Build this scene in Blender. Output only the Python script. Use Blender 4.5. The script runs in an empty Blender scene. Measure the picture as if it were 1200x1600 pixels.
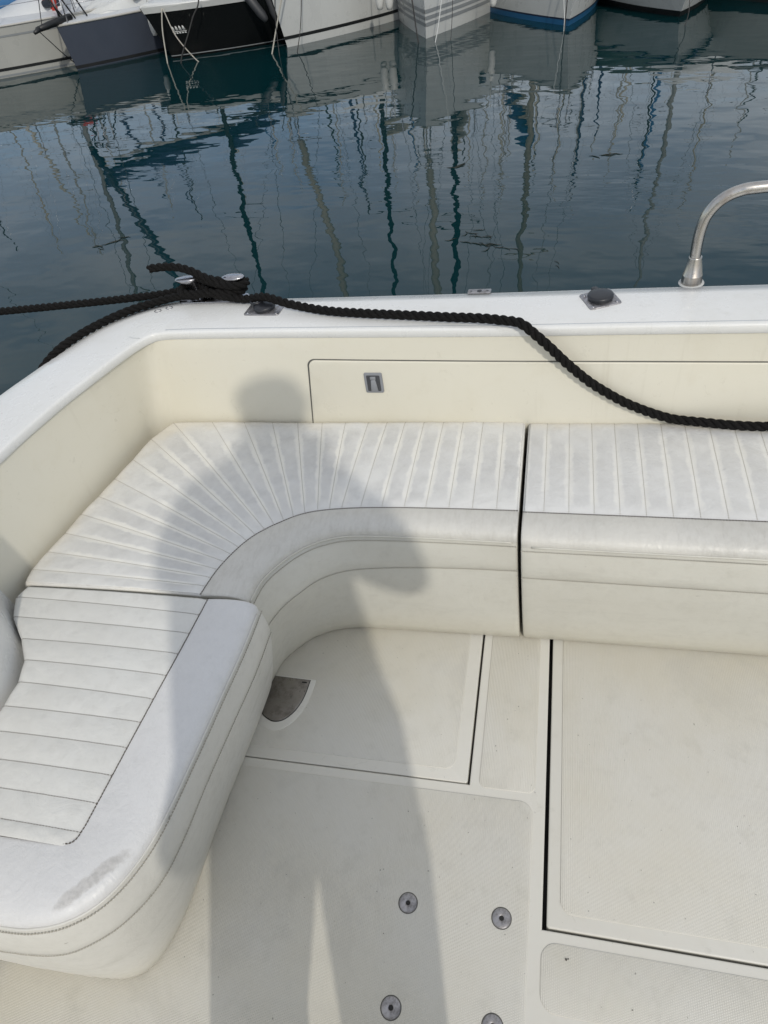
import bpy, bmesh, math, random
import numpy as np
from mathutils import Matrix, Vector
random.seed(7)
S = bpy.context.scene
COL = S.collection
# ------------------------------------------------------------------ frames
# boat frame -> world: the boat heels a few degrees towards its corner
M3 = Matrix(((0.997039, -0.002037, -0.076870), (0.0, 0.999649, -0.026489), (0.076897, 0.026410, 0.996689)))
MB = M3.to_4x4()
WATER = -1.1

# ------------------------------------------------------------------ camera
def cam_rows():
    f = 1055.0
    def ray(u, v):
        return Vector((u-600.0, v-800.0, f)).normalized()
    y = ray(895, -320); x = -ray(-3584, 680)
    x = (x - y*(x.dot(y))).normalized(); z = x.cross(y)
    return Matrix((x, y, z))
RB = cam_rows()
CX = M3 @ (RB @ Vector((1, 0, 0))); CY = M3 @ (RB @ Vector((0, -1, 0))); CZ = M3 @ (RB @ Vector((0, 0, -1)))
CAMP = M3 @ Vector((0, 0, 1.55))
cd = bpy.data.cameras.new('camera'); cam = bpy.data.objects.new('camera', cd); COL.objects.link(cam)
cd.sensor_fit = 'VERTICAL'; cd.sensor_height = 36.0; cd.lens = 36.0*1055/1600
cd.clip_start = 0.02; cd.clip_end = 3000
mw = Matrix((CX, CY, CZ)).transposed().to_4x4(); mw.translation = CAMP
cam.matrix_world = mw
S.camera = cam
# ------------------------------------------------------------------ light
SUN_DIR = (M3 @ Vector((.55, -1.2, 1.0))).normalized()
SUN_EL = math.asin(SUN_DIR.z); SUN_AZ = math.atan2(SUN_DIR.x, SUN_DIR.y)
W = bpy.data.worlds.new('World'); S.world = W; W.use_nodes = True
nt = W.node_tree; nt.nodes.clear()
def wn(t): return nt.nodes.new(t)
out = wn('ShaderNodeOutputWorld'); bg = wn('ShaderNodeBackground'); sky = wn('ShaderNodeTexSky')
sky.sky_type = 'NISHITA'; sky.sun_disc = False; sky.sun_elevation = SUN_EL; sky.sun_rotation = SUN_AZ
sky.air_density = 1.0; sky.dust_density = .8; sky.ozone_density = 1.0
tc = wn('ShaderNodeTexCoord'); mp = wn('ShaderNodeMapping'); mp.inputs['Scale'].default_value = (1.0, 1.0, 3.2)
nz = wn('ShaderNodeTexNoise'); nz.inputs['Scale'].default_value = 2.2; nz.inputs['Detail'].default_value = 7; nz.inputs['Roughness'].default_value = .58
cr = wn('ShaderNodeValToRGB'); cr.color_ramp.elements[0].position = .38; cr.color_ramp.elements[1].position = .72
cr.color_ramp.elements[0].color = (.13, .13, .13, 1); cr.color_ramp.elements[1].color = (.75, .75, .75, 1)
mx = wn('ShaderNodeMixRGB'); mx.inputs[2].default_value = (9.8, 9.75, 9.5, 1)
L = nt.links.new
L(tc.outputs['Generated'], mp.inputs['Vector']); L(mp.outputs['Vector'], nz.inputs['Vector']); L(nz.outputs['Fac'], cr.inputs['Fac'])
sz = wn('ShaderNodeSeparateXYZ'); mr = wn('ShaderNodeMapRange'); mr.interpolation_type = 'SMOOTHSTEP'
mr.inputs['From Min'].default_value = .30; mr.inputs['From Max'].default_value = .75; mr.inputs['To Min'].default_value = -.06; mr.inputs['To Max'].default_value = .16
ad = wn('ShaderNodeMath'); ad.operation = 'ADD'; ad.use_clamp = True
L(tc.outputs['Generated'], sz.inputs[0]); L(sz.outputs[2], mr.inputs['Value']); L(cr.outputs['Color'], ad.inputs[0]); L(mr.outputs['Result'], ad.inputs[1])
L(ad.outputs[0], mx.inputs['Fac']); L(sky.outputs['Color'], mx.inputs[1]); L(mx.outputs['Color'], bg.inputs['Color'])
bg.inputs['Strength'].default_value = 0.124; L(bg.outputs['Background'], out.inputs['Surface'])
sd = bpy.data.lights.new('sun', 'SUN'); sd.energy = 1.72; sd.angle = math.radians(1.4); sd.color = (1.0, .945, .84)
sun = bpy.data.objects.new('sun', sd); COL.objects.link(sun)
sun.rotation_euler = SUN_DIR.to_track_quat('Z', 'Y').to_euler(); sun.location = (0, 0, 30)
S.view_settings.view_transform = 'Standard'; S.view_settings.look = 'None'
S.view_settings.exposure = 0.0; S.view_settings.gamma = 1.0; S.view_settings.use_curve_mapping = False

# ------------------------------------------------------------------ materials
class NT:
    def __init__(s, name):
        s.m = bpy.data.materials.new(name); s.m.use_nodes = True; s.t = s.m.node_tree
        s.b = s.t.nodes['Principled BSDF']; s.tc = s.t.nodes.new('ShaderNodeTexCoord')
    def n(s, t, **k):
        x = s.t.nodes.new(t)
        for a, v in k.items(): setattr(x, a, v)
        return x
    def l(s, a, b): s.t.links.new(a, b)
    def noise(s, scale, detail=4, rough=.55, coord='Object', stretch=None, dist=0):
        x = s.n('ShaderNodeTexNoise'); x.inputs['Scale'].default_value = scale; x.inputs['Detail'].default_value = detail
        x.inputs['Roughness'].default_value = rough; x.inputs['Distortion'].default_value = dist
        if stretch:
            m = s.n('ShaderNodeMapping'); m.inputs['Scale'].default_value = stretch; s.l(s.tc.outputs[coord], m.inputs['Vector']); s.l(m.outputs['Vector'], x.inputs['Vector'])
        else: s.l(s.tc.outputs[coord], x.inputs['Vector'])
        return x.outputs['Fac']
    def ramp(s, fac, a, b, ca=0.0, cb=1.0):
        x = s.n('ShaderNodeMapRange'); x.interpolation_type = 'SMOOTHSTEP'
        x.inputs['From Min'].default_value = a; x.inputs['From Max'].default_value = b; x.inputs['To Min'].default_value = ca; x.inputs['To Max'].default_value = cb
        s.l(fac, x.inputs['Value']); return x.outputs['Result']
    def math(s, op, a, b=None):
        x = s.n('ShaderNodeMath', operation=op)
        for i, v in enumerate((a, b)):
            if v is None: continue
            if isinstance(v, (int, float)): x.inputs[i].default_value = v
            else: s.l(v, x.inputs[i])
        return x.outputs[0]
    def mix(s, fac, a, b):
        x = s.n('ShaderNodeMixRGB')
        if isinstance(fac, (int, float)): x.inputs[0].default_value = fac
        else: s.l(fac, x.inputs[0])
        for i, v in ((1, a), (2, b)):
            if isinstance(v, tuple): x.inputs[i].default_value = (*v[:3], 1)
            else: s.l(v, x.inputs[i])
        return x.outputs[0]
    def color(s, c):
        if isinstance(c, tuple): s.b.inputs['Base Color'].default_value = (*c[:3], 1)
        else: s.l(c, s.b.inputs['Base Color'])
    def rough(s, r):
        if isinstance(r, (int, float)): s.b.inputs['Roughness'].default_value = r
        else: s.l(r, s.b.inputs['Roughness'])
    def bump(s, h, dist, strength=1.0, prev=None):
        x = s.n('ShaderNodeBump'); x.inputs['Distance'].default_value = dist; x.inputs['Strength'].default_value = strength
        s.l(h, x.inputs['Height'])
        if prev is not None: s.l(prev, x.inputs['Normal'])
        s.l(x.outputs['Normal'], s.b.inputs['Normal']); return x.outputs['Normal']
    def xyz(s, coord='Object'):
        x = s.n('ShaderNodeSeparateXYZ'); s.l(s.tc.outputs[coord], x.inputs[0]); return x.outputs

def plain(name, c, r=.5, metal=0.0, var=.08, vscale=3.0, bump=0.0, bscale=60):
    m = NT(name); f = m.noise(vscale, 5)
    d = tuple(max(0, x*(1-var*2)) for x in c)
    m.color(m.mix(m.ramp(f, .35, .65), d, c)); m.rough(m.ramp(m.noise(vscale*4, 3), .3, .7, r*.85, min(1, r*1.15)))
    m.b.inputs['Metallic'].default_value = metal
    if bump: m.bump(m.noise(bscale, 3), bump)
    return m.m

def gel(name, c, dirt, rough=.3, warm=None):
    m = NT(name)
    a = m.noise(1.6, 6, .6); b = m.noise(14, 6, .65); s = m.noise(5, 4, .6, stretch=(1, 1, .25))
    col = m.mix(m.ramp(a, .35, .7, 0, .55), c, warm or dirt)
    col = m.mix(m.ramp(b, .52, .8, 0, .35), col, dirt)
    col = m.mix(m.ramp(s, .55, .75, 0, .25), col, dirt)
    sp = m.noise(170, 2, .5); col = m.mix(m.ramp(sp, .76, .80, 0, .6), col, (.3, .28, .24))
    run = m.noise(26, 5, .7, stretch=(1, 1, .05)); col = m.mix(m.math('MULTIPLY', m.ramp(run, .56, .78), m.ramp(m.noise(3.1, 3), .42, .6, 0, .42)), col, tuple(x*.86 for x in dirt))
    sc = m.noise(11, 6, .8, dist=2.5); col = m.mix(m.ramp(sc, .60, .66, 0, .22), col, tuple(x*.8 for x in dirt))
    m.color(col); m.rough(m.ramp(b, .3, .7, rough*.8, rough*1.35))
    m.bump(m.noise(9, 3), .0012, .5)
    m.b.inputs['Coat Weight'].default_value = .0
    return m.m

def nonskid_mat():
    m = NT('nonskid_gelcoat')
    o = m.xyz()
    k = 2*math.pi/.0047
    a = m.math('SINE', m.math('MULTIPLY', m.math('ADD', m.math('MULTIPLY', o[0], .62), o[1]), k))
    b = m.math('SINE', m.math('MULTIPLY', m.math('SUBTRACT', m.math('MULTIPLY', o[0], .62), o[1]), k))
    h = m.math('MULTIPLY', a, b)
    n1 = m.noise(2.2, 6, .62); n2 = m.noise(16, 6, .65)
    col = m.mix(m.ramp(n1, .35, .7, 0, .8), (.645, .63, .58), (.615, .585, .50))
    col = m.mix(m.ramp(n2, .5, .75, 0, .4), col, (.50, .485, .43))
    # dirt lies in the low cells of the pattern
    col = m.mix(m.ramp(h, -1, .15, .10, 0), col, (.36, .34, .28))
    sp = m.noise(120, 1, .5); col = m.mix(m.ramp(sp, .79, .82, 0, .7), col, (.18, .17, .15))
    yy2 = m.math('ADD', m.xyz()[1], m.math('MULTIPLY', m.math('SUBTRACT', m.noise(4.5, 5, .6), .5), .5)); col = m.mix(m.ramp(yy2, .72, 1.1, 0, .5), col, (.585, .545, .44))
    foot = m.noise(3.3, 5, .7, dist=1.0); col = m.mix(m.ramp(foot, .53, .68, 0, .3), col, (.50, .485, .44))
    m.color(col); m.rough(.5)
    m.bump(h, .0006, .7)
    return m.m

def vinyl(name, base, grime, kind):
    """kind: 'worn' = scrubbed pale lines along the channel seams, dull pads"""
    m = NT(name)
    uvx = m.n('ShaderNodeUVMap'); sx = m.n('ShaderNodeSeparateXYZ'); m.l(uvx.outputs['UV'], sx.inputs[0])
    a = m.noise(5, 7, .65); b = m.noise(38, 6, .7); c = m.noise(2.2, 4, .5)
    col = m.mix(m.ramp(a, .35, .68, 0, .6), base, grime)
    col = m.mix(m.ramp(b, .45, .75, 0, .35), col, tuple(x*.86 for x in grime))
    if kind in ('worn', 'worn_light'):
        fr = m.math('FRACT', m.math('ADD', sx.outputs[0], .5)); d = m.math('ABSOLUTE', m.math('SUBTRACT', fr, .5))
        d = m.math('ADD', d, m.math('MULTIPLY', m.math('SUBTRACT', m.noise(24, 6, .7), .5), .42))
        line = m.ramp(d, .08, .22, 1, 0)
        v = sx.outputs[1]
        vin = m.math('MULTIPLY', m.ramp(v, .03, .14), m.ramp(v, .72, .95, 1, 0))
        vin = m.math('MULTIPLY', vin, m.ramp(m.noise(4.2, 3), .34, .5))
        pad = m.math('MULTIPLY', m.ramp(d, .15, .24), vin)
        k = .62 if kind == 'worn' else .42
        col = m.mix(m.math('MULTIPLY', pad, m.math('MULTIPLY', m.ramp(m.noise(6, 3, .6), .35, .6, .45, 1), k)), col, m.mix(m.ramp(m.noise(30, 6, .7), .4, .65), (.47, .47, .47), (.55, .55, .545)))
        col = m.mix(m.math('MULTIPLY', m.math('MULTIPLY', line, vin), k), col, (.78, .765, .71))
        edge = m.ramp(m.math('ADD', v, m.math('MULTIPLY', m.noise(9, 4), .3)), 1.0, 1.18)
        col = m.mix(m.math('MULTIPLY', edge, .3), col, (.70, .60, .42))
    if kind == 'shoulder_worn':
        o = m.noise(22, 7, .75, stretch=(3.5, 1, 1)); col = m.mix(m.ramp(o, .42, .7, 0, .42), col, (.40, .385, .35))
        o = m.noise(3.0, 4, .5); col = m.mix(m.ramp(o, .45, .65, 0, .5), col, (.62, .605, .56))
    if kind == 'face':
        o = m.noise(9, 6, .7, stretch=(.35, .35, 2.2)); col = m.mix(m.ramp(o, .52, .75, 0, .4), col, (.42, .41, .37))
        z = m.xyz()[2]; col = m.mix(m.ramp(z, .14, .0, 0, .35), col, (.56, .52, .41))
        sp = m.noise(60, 2, .5, stretch=(.5, .5, 2)); col = m.mix(m.ramp(sp, .76, .79, 0, .7), col, (.2, .19, .17))
    if kind == 'stain':
        # a scuff of worn-through vinyl near the rounded corner
        o = m.xyz(); ca, sa = math.cos(math.radians(49.5)), math.sin(math.radians(49.5))
        x = m.math('SUBTRACT', o[0], -.734+.9); y = m.math('SUBTRACT', o[1], .229-.5)
        u = m.math('ADD', m.math('MULTIPLY', x, ca), m.math('MULTIPLY', y, sa)); w = m.math('SUBTRACT', m.math('MULTIPLY', y, ca), m.math('MULTIPLY', x, sa))
        w = m.math('ADD', w, m.math('MULTIPLY', m.math('SUBTRACT', m.noise(30, 3, .6), .5), .018))
        n = m.math('MULTIPLY', m.math('SUBTRACT', m.noise(90, 6, .75), .5), 1.5)
        r = m.math('ADD', m.math('ADD', m.math('POWER', m.math('ABSOLUTE', m.math('DIVIDE', u, .070)), 3), m.math('POWER', m.math('ABSOLUTE', m.math('DIVIDE', w, .0125)), 2)), n)
        col = m.mix(m.ramp(r, .3, 1.25, .62, 0), col, m.mix(m.ramp(m.noise(120, 4), .4, .65), (.43, .415, .40), (.31, .30, .285)))
    m.color(col); m.rough(m.ramp(b, .3, .7, .36, .52))
    h = m.noise(420, 2, .5); nrm = m.bump(h, .00035, .6)
    fc = kind == 'face'
    nrm = m.bump(m.noise(11, 5, .6, dist=.6), .004 if fc else .007, .6, nrm)
    m.bump(m.noise(48, 4, .6, dist=1.6), .0005 if fc else .0015, .6, nrm)
    return m.m

def steel(name, c=(.55, .54, .52), r=.28, tarn=(.25, .22, .19), scale=30, aniso=None):
    m = NT(name); f = m.noise(scale, 6, .7, stretch=aniso); g = m.noise(scale*6, 3, .6)
    col = m.mix(m.ramp(f, .42, .72, 0, .8), c, tarn); col = m.mix(m.ramp(g, .62, .75, 0, .5), col, tuple(x*.5 for x in tarn))
    m.color(col); m.b.inputs['Metallic'].default_value = 1.0; m.rough(m.ramp(f, .3, .7, r*.7, r*1.7)); m.bump(g, .0003, .4)
    return m.m

M = {}
M['cap'] = gel('white_gelcoat', (.70, .702, .692), (.58, .575, .53), .27, (.66, .66, .635))
M['liner'] = gel('cream_gelcoat', (.67, .645, .555), (.60, .56, .45), .34, (.66, .625, .515))
M['floor'] = gel('deck_gelcoat', (.635, .62, .57), (.53, .51, .44), .33, (.62, .595, .52))
M['nonskid'] = nonskid_mat()
M['gasket_gap_shade'] = plain('black_rubber_and_gap_shade', (.012, .012, .012), .7)  # rubber parts, and the shade painted at the bottom of the hatch gaps
M['gapgrey'] = plain('grey_seal_and_groove_shade', (.10, .098, .09), .7)  # socket seals, and the groove shade painted round the locker door
M['quiltA'] = vinyl('worn_quilted_vinyl', (.67, .67, .655), (.57, .565, .555), 'worn')
M['quiltB'] = vinyl('worn_quilted_vinyl_light', (.65, .65, .64), (.58, .575, .56), 'worn_light')
M['quiltC'] = vinyl('quilted_vinyl', (.64, .64, .62), (.575, .57, .545), 'plain')
M['shoulderA'] = vinyl('scuffed_vinyl', (.57, .56, .53), (.51, .50, .465), 'shoulder_worn')
M['shoulderC'] = vinyl('smooth_vinyl', (.63, .63, .635), (.595, .595, .595), 'stain')
M['face'] = vinyl('front_vinyl', (.545, .535, .485), (.51, .495, .44), 'face')
M['faceC'] = vinyl('front_vinyl_grey', (.60, .59, .555), (.555, .545, .505), 'face')
M['thread'] = plain('dark_thread', (.10, .085, .07), .8)
M['threadm'] = plain('grey_thread', (.17, .15, .13), .8)
M['threadp'] = plain('pale_thread', (.40, .38, .33), .8)
M['steel'] = steel('brushed_stainless', (.48, .465, .44), .26, (.30, .26, .23), 22, (1, 1, .2))
M['steeld'] = steel('tarnished_steel', (.33, .31, .29), .38, (.17, .15, .13), 26)
M['steelp'] = steel('polished_steel', (.42, .42, .44), .24, (.28, .27, .29), 12)
M['zinc'] = steel('pitted_zinc', (.40, .39, .40), .42, (.22, .21, .21), 90)
M['latch'] = plain('grey_moulded_plastic', (.24, .25, .27), .35)
M['latchd'] = plain('dark_slot', (.05, .052, .058), .4)
M['blackp'] = plain('black_plastic', (.017, .019, .024), .38, bump=.0002, bscale=300)
def rope_mat():
    m = NT('black_rope_fibre'); a = m.noise(260, 4, .7); m.color(m.mix(m.ramp(a, .45, .75), (.003, .0028, .0027), (.013, .012, .0115)))
    m.rough(.9); m.b.inputs['Specular IOR Level'].default_value = .25; m.bump(m.noise(500, 3, .7), .0012, .9); return m.m
M['rope'] = rope_mat()

# ------------------------------------------------------------------ mesh helpers
def setp(o, label=None, cat=None, group=None, kind=None):
    if label: o['label'] = label
    if cat: o['category'] = cat
    if group: o['group'] = group
    if kind: o['kind'] = kind
    return o
def obj(name, verts, faces, mat, parent=None, smooth=True, uvs=None, matrix=None, org=(0, 0, 0)):
    me = bpy.data.meshes.new(name)
    me.from_pydata([tuple(float(v[i])-org[i] for i in range(3)) for v in verts], [], faces)
    me.materials.append(mat)
    if uvs is not None:
        uv = me.uv_layers.new(name='UVMap')
        li = np.empty(len(me.loops), dtype=np.int32); me.loops.foreach_get('vertex_index', li)
        uv.data.foreach_set('uv', np.asarray(uvs, dtype=np.float32)[li].ravel())
    if smooth: me.polygons.foreach_set('use_smooth', [True]*len(me.polygons))
    me.update()
    o = bpy.data.objects.new(name, me); COL.objects.link(o)
    if parent: o.parent = parent
    if matrix is not None: o.matrix_world = matrix
    return o
def thing(name, label, cat, loc=(0, 0, 0), group=None, frame=MB, rot=None):
    o = bpy.data.objects.new(name, None); COL.objects.link(o); o.empty_display_size = .1
    m = frame @ Matrix.Translation(loc)
    if rot is not None: m = m @ Matrix.Rotation(rot, 4, 'Z')
    o.matrix_world = m
    return setp(o, label, cat, group)
class Acc:
    def __init__(s): s.v = []; s.f = []
    def add(s, v, f):
        n = len(s.v); s.v += [tuple(float(c) for c in p) for p in v]; s.f += [tuple(i+n for i in q) for q in f]
    def build(s, name, mat, parent=None, smooth=True, **k): return obj(name, s.v, s.f, mat, parent, smooth, **k)
def grid(P):
    nu, nv = P.shape[:2]
    f = [(i*nv+j, (i+1)*nv+j, (i+1)*nv+j+1, i*nv+j+1) for i in range(nu-1) for j in range(nv-1)]
    return P.reshape(-1, 3), f
def tube(acc, pts, r, n=10, closed=False, cap=True):
    P = np.array(pts, float); m = len(P); rr = np.broadcast_to(np.asarray(r, float), (m,))
    T = np.gradient(P, axis=0) if not closed else np.roll(P, -1, 0)-np.roll(P, 1, 0)
    T /= np.linalg.norm(T, axis=1)[:, None]+1e-12
    up = np.array([0, 0, 1.]) if abs(T[0][2]) < .9 else np.array([1., 0, 0])
    N = np.cross(T[0], up); N /= np.linalg.norm(N); V = []
    for i in range(m):
        N = N-T[i]*(N@T[i]); N /= np.linalg.norm(N)+1e-12; B = np.cross(T[i], N)
        for k in range(n):
            a = 2*math.pi*k/n; V.append(P[i]+rr[i]*(math.cos(a)*N+math.sin(a)*B))
    F = [(i*n+k, i*n+(k+1) % n, ((i+1) % m)*n+(k+1) % n, ((i+1) % m)*n+k) for i in range(m if closed else m-1) for k in range(n)]
    if cap and not closed: F += [tuple(range(n))[::-1], tuple((m-1)*n+k for k in range(n))]
    acc.add(V, F)
def box(acc, x0, x1, y0, y1, z0, z1):
    v = [(x, y, z) for z in (z0, z1) for x, y in ((x0, y0), (x1, y0), (x1, y1), (x0, y1))]
    acc.add(v, [(3, 2, 1, 0), (4, 5, 6, 7), (0, 1, 5, 4), (1, 2, 6, 5), (2, 3, 7, 6), (3, 0, 4, 7)])
def obox(acc, c, ax, hs):
    c = np.array(c, float); A = [np.array(a, float)/np.linalg.norm(a)*h for a, h in zip(ax, hs)]
    v = [c+sx*A[0]+sy*A[1]+sz*A[2] for sz in (-1, 1) for sx, sy in ((-1, -1), (1, -1), (1, 1), (-1, 1))]
    acc.add(v, [(3, 2, 1, 0), (4, 5, 6, 7), (0, 1, 5, 4), (1, 2, 6, 5), (2, 3, 7, 6), (3, 0, 4, 7)])
def rrect(x0, y0, x1, y1, r=.02, n=7):
    r = (r,)*4 if not isinstance(r, tuple) else r; o = []
    for (cx, cy, a0), q in zip(((x1, y1, 0), (x0, y1, 90), (x0, y0, 180), (x1, y0, 270)), r):
        sx = -1 if cx == x1 else 1; sy = -1 if cy == y1 else 1
        for k in range(n):
            a = math.radians(a0+90*k/(n-1)); o.append((cx+sx*q+q*math.cos(a), cy+sy*q+q*math.sin(a)))
    return o
def slab(acc, outline, z0, z1, bev=.002, nb=3, plane=None):
    """rounded-edge plate; plane maps (a, b, h) to 3-D"""
    P = np.array(outline, float); n = len(P)
    T = np.roll(P, -1, 0)-np.roll(P, 1, 0); T /= np.linalg.norm(T, axis=1)[:, None]+1e-12
    N = np.stack([-T[:, 1], T[:, 0]], 1); rings = [(P, z0)]
    for k in range(nb+1):
        a = math.pi/2*k/nb; rings.append((P+N*bev*(1-math.cos(a)), z1-bev+bev*math.sin(a)))
    V = []; pl = plane or (lambda a, b, h: (a, b, h))
    for R, z in rings: V += [pl(x, y, z) for x, y in R]
    F = [(k*n+i, k*n+(i+1) % n, (k+1)*n+(i+1) % n, (k+1)*n+i) for k in range(len(rings)-1) for i in range(n)]
    F.append(tuple((len(rings)-1)*n+i for i in range(n)))
    acc.add(V, F)
def disc(acc, c, r, h, bev=.001, n=28, plane=None, hole=0):
    o = [(c[0]+r*math.cos(2*math.pi*i/n), c[1]+r*math.sin(2*math.pi*i/n)) for i in range(n)]
    slab(acc, o, c[2], c[2]+h, bev, 3, plane)
def lathe(acc, prof, c=(0, 0, 0), n=28, axis=None):
    V = []; 
    for r, z in prof:
        for k in range(n): a = 2*math.pi*k/n; V.append((c[0]+r*math.cos(a), c[1]+r*math.sin(a), c[2]+z))
    F = [(i*n+k, i*n+(k+1) % n, (i+1)*n+(k+1) % n, (i+1)*n+k) for i in range(len(prof)-1) for k in range(n)]
    F.append(tuple((len(prof)-1)*n+k for k in range(n)))
    acc.add(V, F)
def cat(pts, per=12):
    P = np.array(pts, float); P = np.vstack([2*P[0]-P[1], P, 2*P[-1]-P[-2]]); o = []
    for i in range(1, len(P)-2):
        # centripetal-ish: plain Catmull-Rom is enough for even knots
        for t in np.linspace(0, 1, per, endpoint=False):
            a, b, c, d = P[i-1:i+3]
            o.append(.5*((2*b)+(-a+c)*t+(2*a-5*b+4*c-d)*t*t+(-a+3*b-3*c+d)*t**3))
    o.append(P[-2]); return np.array(o)
def resamp(P, t):
    P = np.asarray(P, float); s = np.concatenate([[0], np.cumsum(np.linalg.norm(np.diff(P, axis=0), axis=1))]); s /= s[-1]
    return np.stack([np.interp(t, s, P[:, i]) for i in range(P.shape[1])], 1)
def arclen(P): return float(np.sum(np.linalg.norm(np.diff(np.asarray(P), axis=0), axis=1)))
def anchored(P, anchors, per):
    """dense curve through P, resampled so that sections between anchors share sample counts"""
    C = cat(P, 24); idx = [int(np.argmin(np.linalg.norm(C-np.array(a), axis=1))) for a in anchors]; idx[0] = 0; idx[-1] = len(C)-1; o = []
    for k, n in enumerate(per):
        seg = C[idx[k]:idx[k+1]+1]; q = resamp(seg, np.linspace(0, 1, n+1)); o.append(q if k == len(per)-1 else q[:-1])
    return np.vstack(o)
def stitches(acc, line, L=.0038, gap=.0018, w=.0007, h=.0006, lift=.0004):
    P = np.asarray(line, float); tot = arclen(P); n = max(2, int(tot/(L+gap)))
    a = resamp(P, np.linspace(0, 1, n+1)[:-1]); b = resamp(P, np.linspace(0, 1, n+1)[:-1]+L/(L+gap)/n)
    for p, q in zip(a, b):
        t = q-p; l = np.linalg.norm(t)
        if l < 1e-6: continue
        up = np.array([0, 0, 1.]) if abs(t[2]/l) < .8 else np.array([0, -1., 0]); s = np.cross(t, up)
        if np.linalg.norm(s) < 1e-9: continue
        j = random.uniform(-.0002, .0002)
        obox(acc, (p+q)/2+up*lift+s/np.linalg.norm(s)*j, (t, s, np.cross(s, t)), (l/2, w, h))

# ================================================================== WATER, SHORE
def water_mat():
    m = NT('harbour_water')
    m.color((.0010, .0200, .0238)); m.b.inputs['IOR'].default_value = 1.37; m.rough(.008)
    patch = m.ramp(m.noise(.13, 3, .5, stretch=(.6, 1.8, 1)), .50, .64, .08, 1.0)
    calm = m.ramp(m.noise(.09, 2, .5, stretch=(.7, 1.5, 1)), .42, .62, .5, 1.0)
    # long swell, wavelets, and a fine chop in patches
    n1 = m.bump(m.noise(.45, 2, .4, stretch=(.8, 1.2, 1)), .017, 1)
    n2 = m.bump(m.math('MULTIPLY', m.noise(2.0, 1, .4, stretch=(.85, 1.15, 1)), calm), .0095, 1, n1)
    n2 = m.bump(m.noise(4.6, 1, .4, stretch=(.8, 1.2, 1)), .0016, 1, n2)
    n3 = m.bump(m.math('MULTIPLY', m.noise(5.0, 2, .5, stretch=(.55, 1.6, 1)), patch), .0034, 1, n2)
    return m.m
M['water'] = water_mat()
yy = [-120, -20, 0, 20, 60, 120, 400, 1500]; xx = [-1500, -400, -100, -30, 0, 30, 100, 400, 1500]
V = [(x, y, WATER) for x in xx for y in yy]; n = len(yy)
setp(obj('water', V, [(i*n+j, (i+1)*n+j, (i+1)*n+j+1, i*n+j+1) for i in range(len(xx)-1) for j in range(n-1)], M['water'], smooth=False), kind='structure')

def shore():
    a = Acc(); box(a, -140, 140, 78, 110, WATER-2, WATER+1.3); q = a.build('quay', plain('quay_concrete', (.30, .29, .27), .8, var=.2, vscale=.3), smooth=False); setp(q, kind='structure')
    # low hill beyond the harbour
    nx, ny = 90, 14; P = np.zeros((nx, ny, 3)); rng = np.random.RandomState(3); ph = rng.rand(8)*6.28
    for i in range(nx):
        for j in range(ny):
            x = -600+1200*i/(nx-1); t = j/(ny-1); y = 260+t*300
            h = 16+sum(6/(k+1)*math.sin(x*.011*(k+1)+ph[k]) for k in range(6))
            P[i, j] = (x, y, WATER+max(0, h*math.sin(math.pi*t)*1.0))
    v, f = grid(P); hm = plain('scrub_hillside', (.09, .11, .07), .95, var=.3, vscale=.05)
    setp(obj('hill', v, f, hm), kind='structure')
shore()

def weed():
    rg = random.Random(5); a = Acc()
    for x, y, n_, sc in (((-0.86, 6.29, 4, 1.0), (-0.69, 6.38, 5, 0.9), (-0.70, 6.08, 6, 1.1), (-0.44, 6.04, 3, 0.8), (-1.08, 8.23, 4, 1.2), (0.45, 8.50, 4, 1.2), (0.07, 5.77, 2, 0.6), (-4.51, 6.16, 5, 1.1), (-4.54, 6.05, 3, 0.8))):
        for _ in range(n_):
            px0, py0 = x+rg.uniform(-.12, .12)*sc, y+rg.uniform(-.10, .10)*sc; t = rg.uniform(-.6, .6); pts = []
            for k in range(5): pts.append((px0, py0, WATER+.004)); px0 += .035*sc*math.cos(t); py0 += .035*sc*math.sin(t); t += rg.uniform(-.9, .9)
            tube(a, pts, [.001, .003*sc, .004*sc, .003*sc, .001], 5)
    setp(a.build('floating_weed', plain('wet_weed', (.012, .016, .010), .5)), 'small scraps of dark weed floating on the calm water', 'weed', kind='stuff')
weed()
# ================================================================== MOORED BOATS
pm = {}
def paint(name, c, r=.3, **k):
    if name not in pm: pm[name] = plain(name, c, r, var=k.get('var', .05), vscale=k.get('vscale', .8))
    return pm[name]
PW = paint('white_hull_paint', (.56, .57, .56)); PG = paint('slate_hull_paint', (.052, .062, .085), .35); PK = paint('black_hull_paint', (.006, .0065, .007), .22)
PLG = paint('pale_grey_hull_paint', (.40, .40, .375)); PDK = paint('moulded_deck', (.50, .52, .54), .5); PBL = paint('blue_antifouling', (.02, .11, .24), .45)
PNV = paint('navy_line', (.012, .022, .05), .4); PBK = paint('black_boot_top', (.012, .013, .014), .5); PGR = paint('grey_line', (.25, .265, .275), .4)
PAL = paint('mast_aluminium', (.42, .41, .385), .35); PMB = paint('black_mast', (.018, .018, .02), .4); PBE = paint('beige_mast', (.46, .41, .32), .5)
PWIN = paint('tinted_window', (.012, .015, .02), .1); PCAN = paint('navy_canvas', (.012, .03, .085), .85); PGRN = paint('dark_green_canvas', (.008, .022, .015), .85)
PBLU = paint('blue_canvas', (.03, .12, .27), .85); PCR = paint('cream_canvas', (.46, .43, .36), .85); PRED = paint('red_plastic', (.42, .035, .02), .5)
PWOOD = paint('weathered_teak', (.20, .145, .10), .7)
PROPE = paint('pale_rope', (.42, .40, .35), .85); PDR = paint('dark_rope', (.03, .03, .03), .85); PFW = paint('white_fender', (.55, .55, .53), .5); PFK = paint('dark_fender', (.03, .032, .036), .6)

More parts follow.
